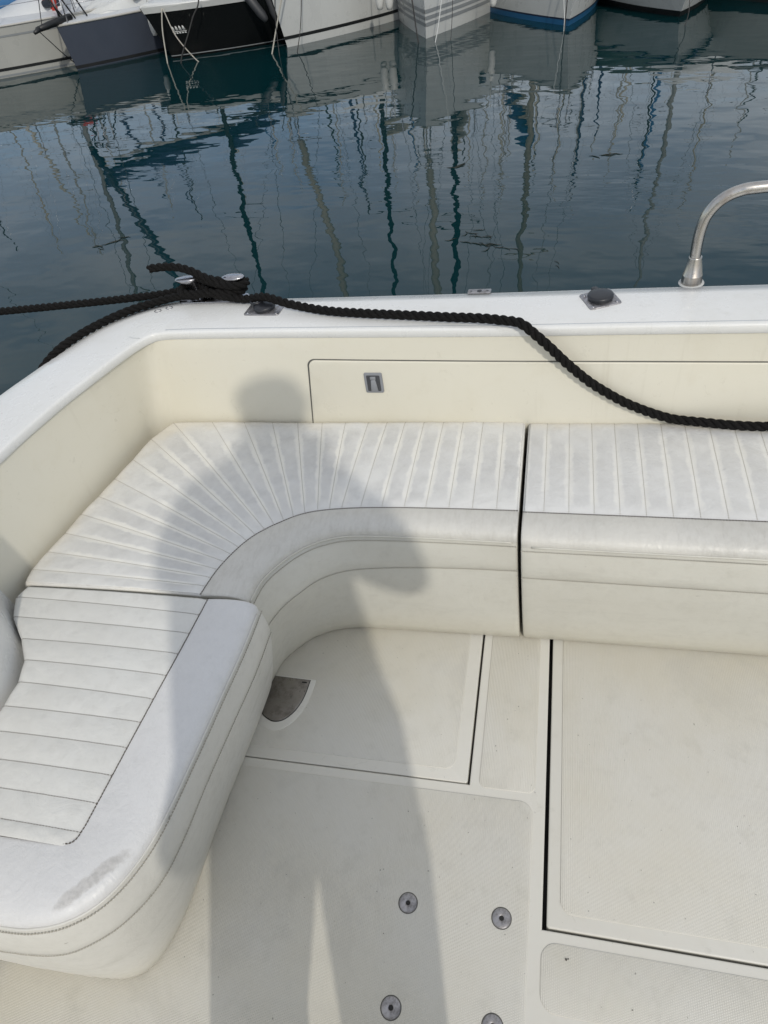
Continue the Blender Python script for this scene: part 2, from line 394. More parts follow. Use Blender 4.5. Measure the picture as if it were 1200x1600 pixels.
def hull_fn(Lh, hb, Le, rake, zf, zm, flare, stern=.8, pw=2.0):
    """half-breadths and stem for the loft; local y runs aft from the bow"""
    def pt(s, h):
        # s 0..1 along the length, h 0..1 waterline..deck (may be below 0)
        y = s*Lh; e = min(1, y/Le); w0 = hb*(1-(1-e)**pw)
        t = max(0, (s-.55)/.45); w0 *= 1-(1-stern)*t*t
        zd = zf+(zm-zf)*min(1, s*1.6)**1.2
        wl = w0*(1-flare*(1-h)*(1-.35*e)); wl = max(wl, 0.0)
        yy_ = y-rake*max(h, -.5)*(1-s)**3
        return wl, yy_, h*zd
    return pt
def hull(parent, pt, bands, ns=34):
    """bands: (name, material, h0, h1, proud)"""
    ss = np.linspace(0, 1, ns)**1.5
    for nm, mat, h0, h1, pr in bands:
        hh = np.linspace(h0, h1, max(2, int((h1-h0)*12)+2)); a = Acc(); rows = []
        for s in ss:
            r = []
            for h in hh:
                w, y, z = pt(s, h); r.append((-(w+pr), y-(pr if s < .02 else 0), z))
            rows.append(r)
        A = np.array(rows); v, f = grid(A); a.add(v, [q[::-1] for q in f])
        B = A.copy(); B[..., 0] *= -1; v, f = grid(B); a.add(v, f)
        if pr == 0:   # transom
            n_ = len(hh); a.add(np.vstack([A[-1], B[-1][::-1]]), [tuple(range(2*n_))])
            a.add(np.vstack([A[0], B[0][::-1]]), [tuple(range(2*n_))])
        a.build(nm, mat, parent)
def deck(parent, pt, mat, ns=26, camber=.05):
    rows = []
    for s in np.linspace(0, 1, ns)**1.4:
        w, y, z = pt(s, 1.0); rows.append([(w*k, y, z+camber*(1-k*k)) for k in np.linspace(-1, 1, 9)])
    v, f = grid(np.array(rows)); obj('deck', v, f, mat, parent)
def rail_line(parent, pt, name, mat, r, dz=.0, s0=0.0, s1=1.0, inset=0.0):
    for sd_ in (-1, 1):
        a = Acc(); tube(a, [(sd_*max(0, pt(s, 1)[0]-inset), pt(s, 1)[1], pt(s, 1)[2]+dz) for s in np.linspace(s0, s1, 24)], r, 6); a.build(name, mat, parent)
def guard(parent, pt, h=.6, n=6, s0=.0, s1=.95):
    rails = Acc()
    for sd_ in (-1, 1):
        for k in range(n):
            s = s0+.02+(s1-s0-.02)*k/(n-1); w, y, z = pt(s, 1); x = sd_*max(.05, w-.06)
            a = Acc(); tube(a, [(x, y, z), (x, y, z+h)], .013, 6); a.build('stanchion', M['steelp'], parent)
        for q in (.5, 1.0): tube(rails, [(sd_*max(.05, pt(s, 1)[0]-.06), pt(s, 1)[1], pt(s, 1)[2]+h*q) for s in np.linspace(s0+.02, s1, 20)], .005, 5)
    w, y, z = pt(s0+.02, 1)
    tube(rails, [(-.3, y+.55, z+h), (-.2, y+.0, z+h), (0, y-.18, z+h), (.2, y+.0, z+h), (.3, y+.55, z+h)], .014, 6)
    rails.build('guard_rail', M['steelp'], parent)
def coachroof(parent, y0, y1, w0, w1, z, h, mat, win=True, wq=(.3, .62)):
    rows = []
    for t in np.linspace(0, 1, 14):
        y = y0+(y1-y0)*t; w = w0+(w1-w0)*math.sin(min(1, t*1.6)*math.pi/2); hh = h*math.sin(min(1, t*2.2+.04)*math.pi/2)
        rows.append([(w*x, y, z+hh*q) for x, q in ((-1.12, -.3), (-1.06, .1), (-.97, .75), (-.86, .95), (-.5, 1.04), (0, 1.07), (.5, 1.04), (.86, .95), (.97, .75), (1.06, .1), (1.12, -.3))])
    v, f = grid(np.array(rows)); n = 11
    f = f+[tuple(range(n)), tuple((13*n)+k for k in range(n))[::-1]]
    c = obj('coachroof', v, f, mat, parent)
    if win:
        for sx in (-1, 1):
            for q in wq:
                a = Acc(); yc = y0+(y1-y0)*q; w = w0+(w1-w0)*math.sin(min(1, q*1.6)*math.pi/2)
                o = rrect(yc-.32, z+h*.28, yc+.32, z+h*.66, h*.17)
                sl = .09*w/(h*.65)
                slab(a, o, .0, .012, .003, 2, plane=lambda p, q_, d, sx=sx, w=w, sl=sl: (sx*(w*1.045-(q_-z-h*.1)*sl+d+.004), p, q_)); a.build('window', PWIN, c)
    return c
def rig(parent, y, z0, H, mat, r=.075, boomL=3.8, cover=None, spread=2, bow=None, hb=1.4, stern=9, furl=None):
    a = Acc(); tube(a, [(0, y, z0), (0, y, z0+H*.7), (0, y, z0+H)], [r, r, r*.7], 10); m = a.build('mast', mat, parent)
    for k in range(spread):
        a = Acc(); zz = z0+H*(k+1)/(spread+1); tube(a, [(-.75, y+.1, zz+.05), (0, y, zz), (.75, y+.1, zz+.05)], .022, 6); a.build('spreader', mat, m)
    if boomL:
        a = Acc(); tube(a, [(0, y+.1, z0+1.25), (0, y+boomL, z0+1.3)], .06, 8); b = a.build('boom', mat, parent)
        if cover is not None:
            a = Acc(); tube(a, [(0, y+.05, z0+1.75), (0, y+.5, z0+1.6), (0, y+1.6, z0+1.52), (0, y+boomL-.1, z0+1.42)], [.12, .2, .17, .09], 10); a.build('sail_cover', cover, b)
    a = Acc()
    if bow is not None:
        tube(a, [bow, (0, y, z0+H*.96)], .008, 5); tube(a, [(0, stern, bow[2]), (0, y, z0+H)], .008, 5)
    for sx in (-1, 1):
        tube(a, [(sx*hb*.95, y+.15, z0), (sx*.75, y+.1, z0+H*.5), (0, y, z0+H*.92)], .007, 5)
    a.build('stays', M['steelp'], parent)
    if furl is not None and bow is not None:
        a = Acc(); b0 = np.array(bow); b1 = np.array((0, y, z0+H*.95)); ts = np.linspace(.04, .92, 10); tube(a, [b0+(b1-b0)*t for t in ts], [.05+.05*math.sin(math.pi*min(1, t*1.2+.1)) for t in ts], 8); a.build('furled_sail', furl, parent)

def place(name, label, cat_, x, y, ang, group='boats moored bow-to along the far pontoon'):
    return thing(name, label, cat_, (x, y, WATER), group, Matrix.Identity(4), -math.radians(ang))
def le(hb, half, pw=2.0): return pw*hb/math.tan(math.radians(half))

# leftmost: pale grey yacht, its side running off to the right
b = place('sailing_yacht', 'pale grey sailing yacht with thin dark stripes, leftmost of the row', 'sailing yacht', -13.3, 12.5, 38)
pt = hull_fn(10.5, 1.55, 5.0, .5, .80, .84, .10); hull(b, pt, [('hull', PLG, -.5, 1, 0), ('stripe', PGR, .80, .84, .006), ('waterline_band', PBK, .14, .20, .006), ('stripe', PGR, .02, .06, .006)])
deck(b, pt, PDK); rail_line(b, pt, 'toe_rail', PAL, .02, .01); guard(b, pt, .6, 8); coachroof(b, 3.0, 7.2, .4, .95, .82, .35, PDK)
rig(b, 4.2, .9, 13.5, PAL, .06, 4.0, PCAN, 2, (0, -.3, .85), 1.5, 10)
jc = Acc(); slab(jc, rrect(-.15, -.09, .15, .09, .03), 0, .36, .03); tube(jc, [(-.1, 0, .36), (-.08, 0, .42), (.08, 0, .42), (.1, 0, .36)], .014, 6)
jo = jc.build('jerry_can', PRED, matrix=Matrix.Translation((-10.22, 15.35, WATER+.84))); setp(jo, 'red jerry can standing on the side deck of the leftmost pale grey yacht', 'jerry can')
for nm_, (x_, y_), mt_, lb_, (lx, ly, lz) in (('sail_bag', (-11.15, 15.55), PBLU, 'blue sail bag lying on the side deck of the leftmost pale grey yacht', (.42, .16, .15)), ('sail_bag', (-10.75, 16.1), PCAN, 'dark navy sail bag further aft on the leftmost pale grey yacht', (.45, .17, .17)), ('deck_box', (-10.55, 15.95), PLG, 'pale deck box beside the red jerry can', (.22, .18, .14))):
    q = Acc(); P = np.array([[(lx*math.sin(math.pi*i/10-math.pi/2)*(1 if nm_ != 'deck_box' else .9), ly*math.cos(t)*(1-.75*abs(i/5-1)**3)*(1+.08*math.sin(3*i+t*2)), lz+lz*math.sin(t)*(1-.7*abs(i/5-1)**3)) for t in np.linspace(0, 2*math.pi, 15)] for i in range(11)])
    if nm_ == 'deck_box': slab(q, rrect(-lx, -ly, lx, ly, .03, 4), 0, lz*2, .02, 2)
    else: v, f = grid(P); q.add(v, f)
    setp(q.build(nm_, mt_, matrix=Matrix.Translation((x_, y_, WATER+.85)) @ Matrix.Rotation(.9, 4, 'Z')), lb_, 'sail bag' if nm_ == 'sail_bag' else 'box')
# slate yacht with bowsprit
b = place('sailing_yacht', 'slate grey sailing yacht with a black bowsprit and white coachroof', 'sailing yacht', -9.42, 14.3, 14)
pt = hull_fn(10.5, 1.6, le(1.6, 37), .16, .74, .80, .10); hull(b, pt, [('hull', PG, -.5, 1, 0), ('waterline_band', PBK, .03, .10, .006)])
deck(b, pt, PDK); rail_line(b, pt, 'toe_rail', PAL, .022, .01); guard(b, pt, .6, 7); coachroof(b, .8, 7.0, .3, .95, .76, .50, PW, wq=(.16, .4, .64))
rig(b, 4.3, .9, 14, PMB, .065, 4.2, PCAN, 3, (0, -.5, .8), 1.5, 10, PNV)
a = Acc(); tube(a, [(0, .25, .82), (0, -.3, .80), (-.02, -.62, .77)], [.07, .06, .045], 10); tube(a, [(0, -.58, .78), (0, -.72, .74)], [.05, .03], 8); sp = a.build('bowsprit', PBK, b)
a = Acc(); tube(a, [(0, -.6, .74), (0, -.2, .3), (0, .0, .12)], .009, 6); a.build('bobstay', PBK, sp)
pp_ = Acc()
for q in ([(0, .05, .78), (-.12, -.08, 1.35)], [(-.04, .15, .8), (-.32, -.02, 1.4)], [(.08, .3, .8), (-.08, .08, 1.4)], [(.15, .55, .8), (.06, .3, 1.4)], [(-.12, -.08, 1.35), (.06, .3, 1.4)]): tube(pp_, q, .016, 6)
pp_.build('pulpit', PBK, b)
# black-hulled cruiser
b = place('motor_cruiser', 'black hulled cruiser with a white deck edge and small white emblem', 'motor boat', -7.62, 14.95, 30)
pt = hull_fn(9.5, 1.75, le(1.75, 46), .42, .84, .92, .26, pw=2.2); hull(b, pt, [('hull', PK, -.5, .94, 0), ('gunwale_strake', PW, .94, 1.06, .02), ('waterline_stripe', PGR, .045, .065, .006)])
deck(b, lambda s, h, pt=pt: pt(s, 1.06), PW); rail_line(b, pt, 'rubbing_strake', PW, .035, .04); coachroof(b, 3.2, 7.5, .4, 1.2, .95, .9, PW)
a = Acc()
w_, y_, z_ = pt(.10, .55)
E1 = Vector((.62, 1, .0)).normalized()
def emb(p, q, d): 
    w1, y1, z1 = pt(max(0.0, .014+p*.036), .42+q*.32); return (w1+.012+d, y1, z1)
for k in range(4): slab(a, [(.22+.14*k, .42), (.32+.14*k, .42), (.31+.14*k, .66), (.27+.14*k, .72), (.24+.14*k, .60)], 0, .006, .001, 1, plane=emb)
slab(a, rrect(.20, .34, .78, .38, .01, 3), 0, .006, .001, 1, plane=emb)
for k in range(5): slab(a, rrect(.22+.112*k, .22, .29+.112*k, .30, .008, 3), 0, .006, .001, 1, plane=emb)
a.build('emblem', PW, b)
a = Acc(); tube(a, [(.15, .35, .92), (.15, .38, 1.06), (.4, .5, 1.07), (.42, .5, .94)], .02, 6); a.build('bow_cleat', PBK, b)
# white yacht with a dark waterline stripe
b = place('sailing_yacht', 'white yacht with a thick dark stripe above the waterline, right of the black cruiser', 'sailing yacht', -5.35, 15.45, 12)
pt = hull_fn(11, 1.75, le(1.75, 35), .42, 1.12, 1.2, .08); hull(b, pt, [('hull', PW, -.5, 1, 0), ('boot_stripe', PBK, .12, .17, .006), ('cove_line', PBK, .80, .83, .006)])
deck(b, pt, PDK); rail_line(b, pt, 'toe_rail', PAL, .022, .01); guard(b, pt, .6, 8); coachroof(b, 2.4, 7, .3, 1.0, 1.15, .42, PDK)
rig(b, 4.4, 1.2, 15, PMB, .065, 4.3, PCR, 3, (0, -.2, 1.15), 1.6, 10.5, PCR)
# white yacht seen dead ahead
b = place('sailing_yacht', 'tall bowed white yacht seen head on with three pale grey stripes', 'sailing yacht', -2.56, 15.6, 0)
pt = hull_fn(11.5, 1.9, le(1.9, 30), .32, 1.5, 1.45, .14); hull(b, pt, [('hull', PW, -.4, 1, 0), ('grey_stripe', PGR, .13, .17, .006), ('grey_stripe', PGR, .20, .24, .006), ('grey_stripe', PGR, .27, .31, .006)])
deck(b, pt, PDK); rail_line(b, pt, 'toe_rail', PAL, .022, .01); guard(b, pt, .62, 8); coachroof(b, 2.4, 7.5, .3, 1.1, 1.45, .42, PDK)
for sx in (-1, 1):
    a = Acc(); w_, y_, z_ = pt(.17, .72); obox(a, (sx*(w_+.0), y_, z_), ((.5*sx, 1, 0), (1*sx, -.5, 0), (0, 0, 1)), (.13, .03, .09)); a.build('hull_window', PWIN, b)
rig(b, 4.6, 1.5, 16, PMB, .075, 4.6, PCR, 3, (0, -.2, 1.5), 1.6, 11, PCR)
# white yacht with blue bottom
b = place('sailing_yacht', 'white yacht with a bright blue bottom band and navy line', 'sailing yacht', .12, 16.1, -13)
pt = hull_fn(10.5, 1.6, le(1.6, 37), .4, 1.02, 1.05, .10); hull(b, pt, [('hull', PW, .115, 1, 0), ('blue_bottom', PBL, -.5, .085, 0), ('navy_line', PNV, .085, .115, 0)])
deck(b, pt, PDK); rail_line(b, pt, 'toe_rail', PAL, .022, .01); guard(b, pt, .6, 7); coachroof(b, 2.2, 6.6, .3, 1.0, 1.05, .4, PDK)
rig(b, 3.0, 1.1, 14, PBE, .075, 4.2, PBLU, 2, (0, -.2, 1.05), 1.5, 10, None)
# low white boat with a black band and a dark green cover
b = place('motor_boat', 'low white launch with a black waterline band and dark green cover', 'motor boat', 2.15, 16.4, -7)
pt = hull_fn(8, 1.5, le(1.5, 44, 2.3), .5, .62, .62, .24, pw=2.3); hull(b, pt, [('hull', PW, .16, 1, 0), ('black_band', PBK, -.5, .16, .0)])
deck(b, pt, PW); rail_line(b, pt, 'rubbing_strake', PNV, .03, .0)
rows = []
for t in np.linspace(0, 1, 14):
    y = .9+5.5*t; w = 1.45*math.sin(min(1, t*1.7+.25)*math.pi/2); h = .9*math.sin(min(1, t*1.9+.15)*math.pi/2)
    rows.append([(w*x, y, .55+h*q+.02*math.sin(9*t+x*7)) for x, q in ((-1.0, 0), (-.99, .4), (-.9, .8), (-.5, .98), (0, 1.04), (.5, .98), (.9, .8), (.99, .4), (1.0, 0))])
v, f = grid(np.array(rows)); obj('boat_cover', v, f+[tuple(range(9)), tuple(13*9+k for k in range(9))[::-1]], PGRN, b)
# rightmost
b = place('motor_boat', 'grey white boat with a dark waterline at the right end of the row', 'motor boat', 4.9, 16.6, -22)
pt = hull_fn(9, 1.7, le(1.7, 42), .5, .95, .95, .2); hull(b, pt, [('hull', PLG, .2, 1, 0), ('black_band', PBK, -.5, .2, 0)])
deck(b, pt, PDK); rail_line(b, pt, 'rubbing_strake', PBK, .03, .0); guard(b, pt, .6, 6); coachroof(b, 2.2, 6.6, .4, 1.2, .95, .9, PW)
rig(b, 5.0, 1.1, 7, PAL, .06, 0, None, 1)
# pontoon behind the sterns
a = Acc(); box(a, -34, 34, 26.6, 28.6, WATER-.15, WATER+.5); po = a.build('pontoon', paint('pontoon_boards', (.20, .18, .15), .8), smooth=False); setp(po, 'long grey floating pontoon behind the moored boats', 'pontoon')

# far row: their masts and superstructures show as reflections
def far_sail(x, y, H, hullm, mastm, cover, label, ang=0, hb=1.5, L_=9.5, r=.052):
    b = place('sailing_yacht', label, 'sailing yacht', x, y, ang, 'yachts in the farther rows')
    pt = hull_fn(L_, hb, le(hb, 36), .45, 1.0, 1.0, .1); hull(b, pt, [('hull', hullm, -.4, 1, 0), ('boot_stripe', PNV, .08, .14, .006)], 16)
    deck(b, pt, PDK, 12); coachroof(b, 2, 6.2, .3, .95, 1.0, .45, PDK); rig(b, 3.8, 1.1, H, mastm, r, 3.8, cover, 2, (0, -.1, 1.05), hb, L_*.97, cover if random.random() < .4 else None)
names = {id(PW): 'white', id(PLG): 'pale grey', id(PG): 'slate', id(PNV): 'navy'}
cn = {id(PCAN): 'navy', id(PCR): 'cream', id(PBLU): 'blue', id(PGRN): 'green'}
def polar(az, D): return CAMP.x+D*math.sin(math.radians(az)), CAMP.y+D*math.cos(math.radians(az))
spots = []
for i, az in enumerate((-44, -41.5, -38.5, -35.3, -32.5, -29.7, -27.4, -24.0, -21.0, -16.0, -13.6, -11.8, -9.6, -6.6, -4.6, -2.6, -1.0, 1.2, 3.2, 5.2, 7.0, 10.4, 13.2, 16.5, -19.2, -12.6, -5.6, -3.5, 2.3, -8.8)):
    D = 40+(i*7 % 5)*3.6; spots.append((az, D))
spots.sort()
ordn = ['first', 'second', 'third', 'fourth', 'fifth', 'sixth', 'seventh', 'eighth', 'ninth', 'tenth', 'eleventh', 'twelfth', 'thirteenth', 'fourteenth', 'fifteenth', 'sixteenth', 'seventeenth', 'eighteenth', 'nineteenth', 'twentieth', 'twenty-first', 'twenty-second', 'twenty-third', 'twenty-fourth', 'twenty-fifth', 'twenty-sixth', 'twenty-seventh', 'twenty-eighth', 'twenty-ninth', 'thirtieth']
for i, (az, D) in enumerate(spots):
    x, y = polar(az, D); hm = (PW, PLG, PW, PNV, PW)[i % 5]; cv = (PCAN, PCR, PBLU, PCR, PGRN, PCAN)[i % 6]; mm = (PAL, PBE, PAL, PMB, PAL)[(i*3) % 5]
    H = D*(.30+.10*((i*5) % 4)/4)-2.65-1.1
    far_sail(x, y-3.8, max(8, H), hm, mm, cv, 'far %s yacht, %s sail cover, %s mast from left in the reflections' % (names[id(hm)], cn[id(cv)], ordn[i]), (i*37 % 11)-5)

def motor_yacht(x, y, ang, sc, hullm, label):
    b = place('motor_yacht', label, 'motor yacht', x, y, ang, 'flybridge yachts beyond the pontoon')
    pt = hull_fn(12*sc, 2.1*sc, le(2.1*sc, 40), .8*sc, 1.7*sc, 1.6*sc, .2); hull(b, pt, [('hull', hullm, -.3, 1, 0), ('boot_stripe', PNV, .06, .10, .008)], 18)
    deck(b, pt, PW, 12); guard(b, pt, .65, 7); cab = coachroof(b, 2.6*sc, 10*sc, .7*sc, 1.75*sc, 1.6*sc, 1.5*sc, PW)
    a = Acc(); slab(a, rrect(-1.7*sc, 5.6*sc, 1.7*sc, 10.6*sc, .5*sc, 6), 3.1*sc, 3.3*sc, .05, 2); a.build('flybridge_floor', PW, b)
    a = Acc(); slab(a, rrect(-1.35*sc, 5.9*sc, 1.35*sc, 7.2*sc, .4*sc, 6), 3.3*sc, 3.95*sc, .12, 3); a.build('flybridge_coaming', PW, b)
    a = Acc(); tube(a, [(-1.5*sc, 9.4*sc, 3.3*sc), (-1.35*sc, 9.1*sc, 4.7*sc), (-1.0*sc, 9.0*sc, 5.0*sc), (1.0*sc, 9.0*sc, 5.0*sc), (1.35*sc, 9.1*sc, 4.7*sc), (1.5*sc, 9.4*sc, 3.3*sc)], .10, 8); a.build('radar_arch', PW, b)
    a = Acc(); lathe(a, [(.3, 5.0*sc), (.32, 5.1*sc), (.3, 5.25*sc), (.15, 5.35*sc), (.01, 5.37*sc)], (0, 9.0*sc, 0), 14); a.build('radar_dome', PW, b)
    a = Acc(); tube(a, [(.6, 9.0*sc, 5.0*sc), (.7, 9.3*sc, 7.4*sc)], .02, 5); a.build('whip_aerial', PW, b)
for (az, D, ang, sc, hm, lb) in ((4.6, 30.5, 10, .95, PW, 'white flybridge motor yacht beyond the pontoon, behind the low launch'), (11.5, 31, -6, 1.08, PW, 'largest white flybridge motor yacht, beyond the pontoon at the right'), (-34, 33, 12, .9, PLG, 'pale grey flybridge motor yacht beyond the pontoon at the left'), (-14.5, 31, 2, .85, PW, 'white flybridge motor yacht beyond the pontoon, behind the striped yachts')):
    x, y = polar(az, D); motor_yacht(x, y, ang, sc, hm, lb)
# mooring lines and fenders of the moored boats
def line(pts, r, mat, label, nm='mooring_line'):
    a = Acc(); tube(a, cat(pts, 8), r, 6); o = a.build(nm, mat); setp(o, label, 'mooring line', 'mooring lines of the far boats')
line([(-7.44, 14.62, WATER+.86), (-7.52, 14.58, WATER+.5), (-7.55, 14.5, WATER-.05)], .013, PROPE, 'pale rope hanging straight down from the black cruiser stem')
line([(-7.42, 14.62, WATER+.86), (-7.27, 14.58, WATER+.43), (-7.0, 14.55, WATER+.09), (-6.85, 14.55, WATER-.05)], .010, PROPE, 'pale rope slanting right from the black cruiser stem')
line([(-6.70, 14.75, WATER+.98), (-6.74, 14.70, WATER+.85), (-6.86, 14.66, WATER+.7), (-7.0, 14.6, WATER+.46), (-7.2, 14.5, WATER+.12), (-7.25, 14.45, WATER-.05)], .013, PDR, 'dark rope dropping from the black cruiser foredeck cleat')
line([(-5.1, 15.05, WATER+1.05), (-5.35, 15.0, WATER+.43), (-5.52, 14.9, WATER-.05)], .014, PROPE, 'pale rope down the stem of the white yacht with the dark stripe')
line([(-5.3, 15.1, WATER+1.05), (-5.36, 15.0, WATER+.5), (-5.25, 14.6, WATER-.05)], .008, PDR, 'thin dark rope crossing the stem of the white yacht with the dark stripe')
line([(-4.82, 15.25, WATER+1.05), (-4.92, 15.15, WATER+.4), (-5.0, 14.9, WATER-.05)], .008, PDR, 'thin dark line along the bow side of the yacht with the dark stripe')
line([(-2.9, 15.5, WATER+1.45), (-2.72, 15.3, WATER+.36), (-2.64, 15.2, WATER-.05)], .013, PDR, 'dark line left of the stem of the head-on white yacht')
line([(-2.1, 15.5, WATER+1.45), (-2.26, 15.3, WATER+.34), (-2.34, 15.2, WATER-.05)], .009, PW, 'white line right of the stem of the head-on white yacht')
line([(-2.05, 15.9, WATER+1.4), (-2.05, 15.6, WATER+.4), (-2.05, 15.3, WATER-.05)], .006, PDR, 'thin line further right along the head-on white yacht')
line([(.06, 15.85, WATER+1.0), (.05, 15.75, WATER+.4), (.05, 15.6, WATER-.05)], .011, PDR, 'dark line at the stem of the blue bottomed yacht')
line([(-.06, 15.85, WATER+1.0), (-.01, 15.75, WATER+.45), (.03, 15.7, WATER+.2), (.04, 15.6, WATER-.05)], .008, PW, 'white line at the stem of the blue bottomed yacht')
line([(2.15, 16.0, WATER+.6), (2.22, 15.8, WATER+.2), (2.15, 15.5, WATER-.05)], .008, PDR, 'thin dark line at the bow of the low launch')
def fender(x, y, z, mat, label, tilt=0, L_=.62, r=.12):
    a = Acc(); lathe(a, [(.02, 0), (.05, .01), (r*.8, .06), (r, .14), (r, L_-.14), (r*.8, L_-.06), (.05, L_-.01), (.03, L_+.04)], n=14)
    tube(a, [(0, 0, L_), (0, 0, L_+.5)], .01, 5)
    m_ = Matrix.Translation((x, y, WATER+z)) @ Matrix.Rotation(math.radians(tilt), 4, 'Y')
    setp(a.build('fender', mat, matrix=m_), label, 'fender', 'fenders hanging between the moored boats')
fender(-8.06, 15.3, .34, PFW, 'pale fender between the slate yacht and the black cruiser', 0, .42, .075)
fender(-5.62, 15.25, .48, PFK, 'dark grey fender leaning on the black cruiser, left of a pair', -38, .6, .085)
fender(-5.45, 15.35, .47, PFK, 'dark grey fender nearest the striped white yacht, right of a pair', -14, .55, .08)
fender(-3.52, 16.0, .44, PFW, 'left white fender in the gap beside the head-on yacht', 0, .5, .085)
fender(-3.33, 16.0, .43, PFW, 'right white fender in the gap beside the head-on yacht', 0, .5, .085)
fender(-1.34, 16.3, .34, PFW, 'white fender between the head-on yacht and the blue bottomed yacht', 0, .5, .075)

# ================================================================== OUR BOAT
boat = thing('motor_boat', 'white and cream motor boat cockpit with nonskid floor, seat surround and white gunwale', 'motor boat', (0, 0, 0))
# --- gunwale and liner, lofted along paired stations (inner top, outer top, inner foot)
I0 = [(2.4, 1.34), (1.4, 1.386), (.439, 1.429), (.179, 1.441), (-.107, 1.452), (-.424, 1.469), (-.779, 1.489), (-1.0, 1.499), (-1.075, 1.497), (-1.102, 1.483), (-1.122, 1.455), (-1.144, 1.406), (-1.175, 1.317), (-1.21, 1.211), (-1.237, 1.102), (-1.257, .995), (-1.28, .80), (-1.30, .4), (-1.33, -.7)]
O0 = [(2.4, 1.525), (1.4, 1.573), (.472, 1.619), (.191, 1.633), (-.118, 1.645), (-.461, 1.661), (-.804, 1.680), (-.99, 1.694), (-1.10, 1.690), (-1.19, 1.655), (-1.262, 1.602), (-1.312, 1.543), (-1.352, 1.45), (-1.39, 1.341), (-1.425, 1.239), (-1.455, 1.12), (-1.50, .9), (-1.545, .45), (-1.57, -.7)]
B0 = [(2.4, 1.42), (1.4, 1.437), (.439, 1.447), (.179, 1.450), (-.107, 1.454), (-.424, 1.459), (-.779, 1.466), (-1.09, 1.474), (-1.15, 1.472), (-1.182, 1.464), (-1.20, 1.44), (-1.208, 1.40), (-1.222, 1.317), (-1.238, 1.211), (-1.255, 1.102), (-1.268, 1.01), (-1.29, .82), (-1.31, .4), (-1.34, -.7)]
Ic, Oc, Bc = cat(I0, 8), cat(O0, 8), cat(B0, 8)
ZT = .688
def loft(fn, name, mat):
    rows = [fn(np.array(i), np.array(o), np.array(b)) for i, o, b in zip(Ic, Oc, Bc)]
    A = np.array(rows); v, f = grid(A); return obj(name, v, f, mat, boat)
def capf(i, o, b):
    d = (o-i); L_ = np.linalg.norm(d); d = d/L_; r = .007; ro = .03; P = []
    P.append((*(i+d*.003), ZT-.026)); P.append((*(i-d*.002), ZT-.022))
    for k in range(5):
        a = math.pi/2*k/4; P.append((*(i-d*.002+d*r*(1-math.cos(a))), ZT-r+r*math.sin(a)))
    for t in (.12, .3, .5, .7, .85): P.append((*(i+d*L_*t), ZT+.004*math.sin(math.pi*t)))
    for k in range(6):
        a = math.pi/2*k/5; P.append((*(o-d*ro+d*ro*math.sin(a)), ZT-ro+ro*math.cos(a)))
    P.append((*o, ZT-.08)); P.append((*(o-d*.012), ZT-.085)); return P
loft(capf, 'gunwale_cap', M['cap'])
def linerf(i, o, b):
    d = (o-i)/np.linalg.norm(o-i); P = [(*(i+d*.004), ZT-.022)]
    for z in (ZT-.03, ZT-.06, ZT-.12, ZT-.2, .4): 
        t = (ZT-z)/(ZT-.4); q = i+d*.004+(b-i-d*.004)*t; P.append((*q, z))
    q = b+(b-i)*.15; P.append((*q, .3)); P.append((*q, -.06)); return P
loft(linerf, 'cockpit_liner', M['liner'])
loft(lambda i, o, b: [(*(o-(o-i)*.04), ZT-.08), (*(o-(o-i)*.05), .3), (*(o-(o-i)*.15), -.3), (*(o-(o-i)*.5), -1.4)], 'hull_side', M['cap'])
# fine sealant line just outboard of the inner edge
a = Acc(); tube(a, [(*(np.array(i)+(np.array(o)-np.array(i))*.055), ZT+.0008) for i, o in zip(Ic, Oc) if i[0] > -1.06], .0010, 5); a.build('sealant_line', plain('grey_sealant', (.42, .45, .48), .6), boat)
a = Acc(); tube(a, cat([(-1.155, 1.62, ZT+.0008), (-1.17, 1.50, ZT+.0015), (-1.148, 1.475, ZT+.0018), (-1.12, 1.47, ZT+.001)], 8), .001, 5); a.build('sealant_line', plain('grey_sealant_thin', (.5, .52, .53), .6), boat)

# --- moulded cabin side at the left, rising above the seat
pl = cat([(-1.34, .86), (-1.27, .765), (-1.20, .69), (-1.155, .62), (-1.135, .55), (-1.135, .46), (-1.15, .30), (-1.16, 0), (-1.16, -.8)], 6)
rows = []
nn = np.gradient(pl, axis=0); nn /= np.linalg.norm(nn, axis=1)[:, None]; inw = np.stack([nn[:, 1], -nn[:, 0]], 1)
for p, q in zip(pl, inw):
    q = -q if q[0] > 0 else q; HH = .90; r_ = []
    for z, k in ((0, 0), (.3, 0), (.6, .004), (HH-.06, .012), (HH-.03, .022), (HH-.01, .04), (HH, .07), (HH, .4)): r_.append((p[0]+q[0]*k, p[1]+q[1]*k, z))
    rows.append(r_)
v, f = grid(np.array(rows)); obj('cabin_side', v, f, M['cap'], boat)

# --- floor with two hatch openings
bm = bmesh.new(); xs = [-1.75, -1.0, -.170, 0.0, 1.5, 2.4]; ys = [-1.6, .366, .634, 1.2, 1.55]
vv = {(i, j): bm.verts.new((x, y, 0)) for i, x in enumerate(xs) for j, y in enumerate(ys)}
for i in range(5):
    for j in range(4):
        if (i == 1 and j == 2) or (i == 3 and j in (1, 2)): continue
        bm.faces.new((vv[i, j], vv[i+1, j], vv[i+1, j+1], vv[i, j+1]))
holes = []
for e in bm.edges:
    if len(e.link_faces) == 1:
        m_ = (e.verts[0].co+e.verts[1].co)/2
        if -1.7 < m_.x < 2.3 and -1.5 < m_.y < 1.5: holes.append(e)
r = bmesh.ops.extrude_edge_only(bm, edges=holes)
for g in r['geom']:
    if isinstance(g, bmesh.types.BMVert): g.co.z = -.045
bmesh.ops.bevel(bm, geom=holes, offset=.003, segments=3, profile=.5, affect='EDGES')
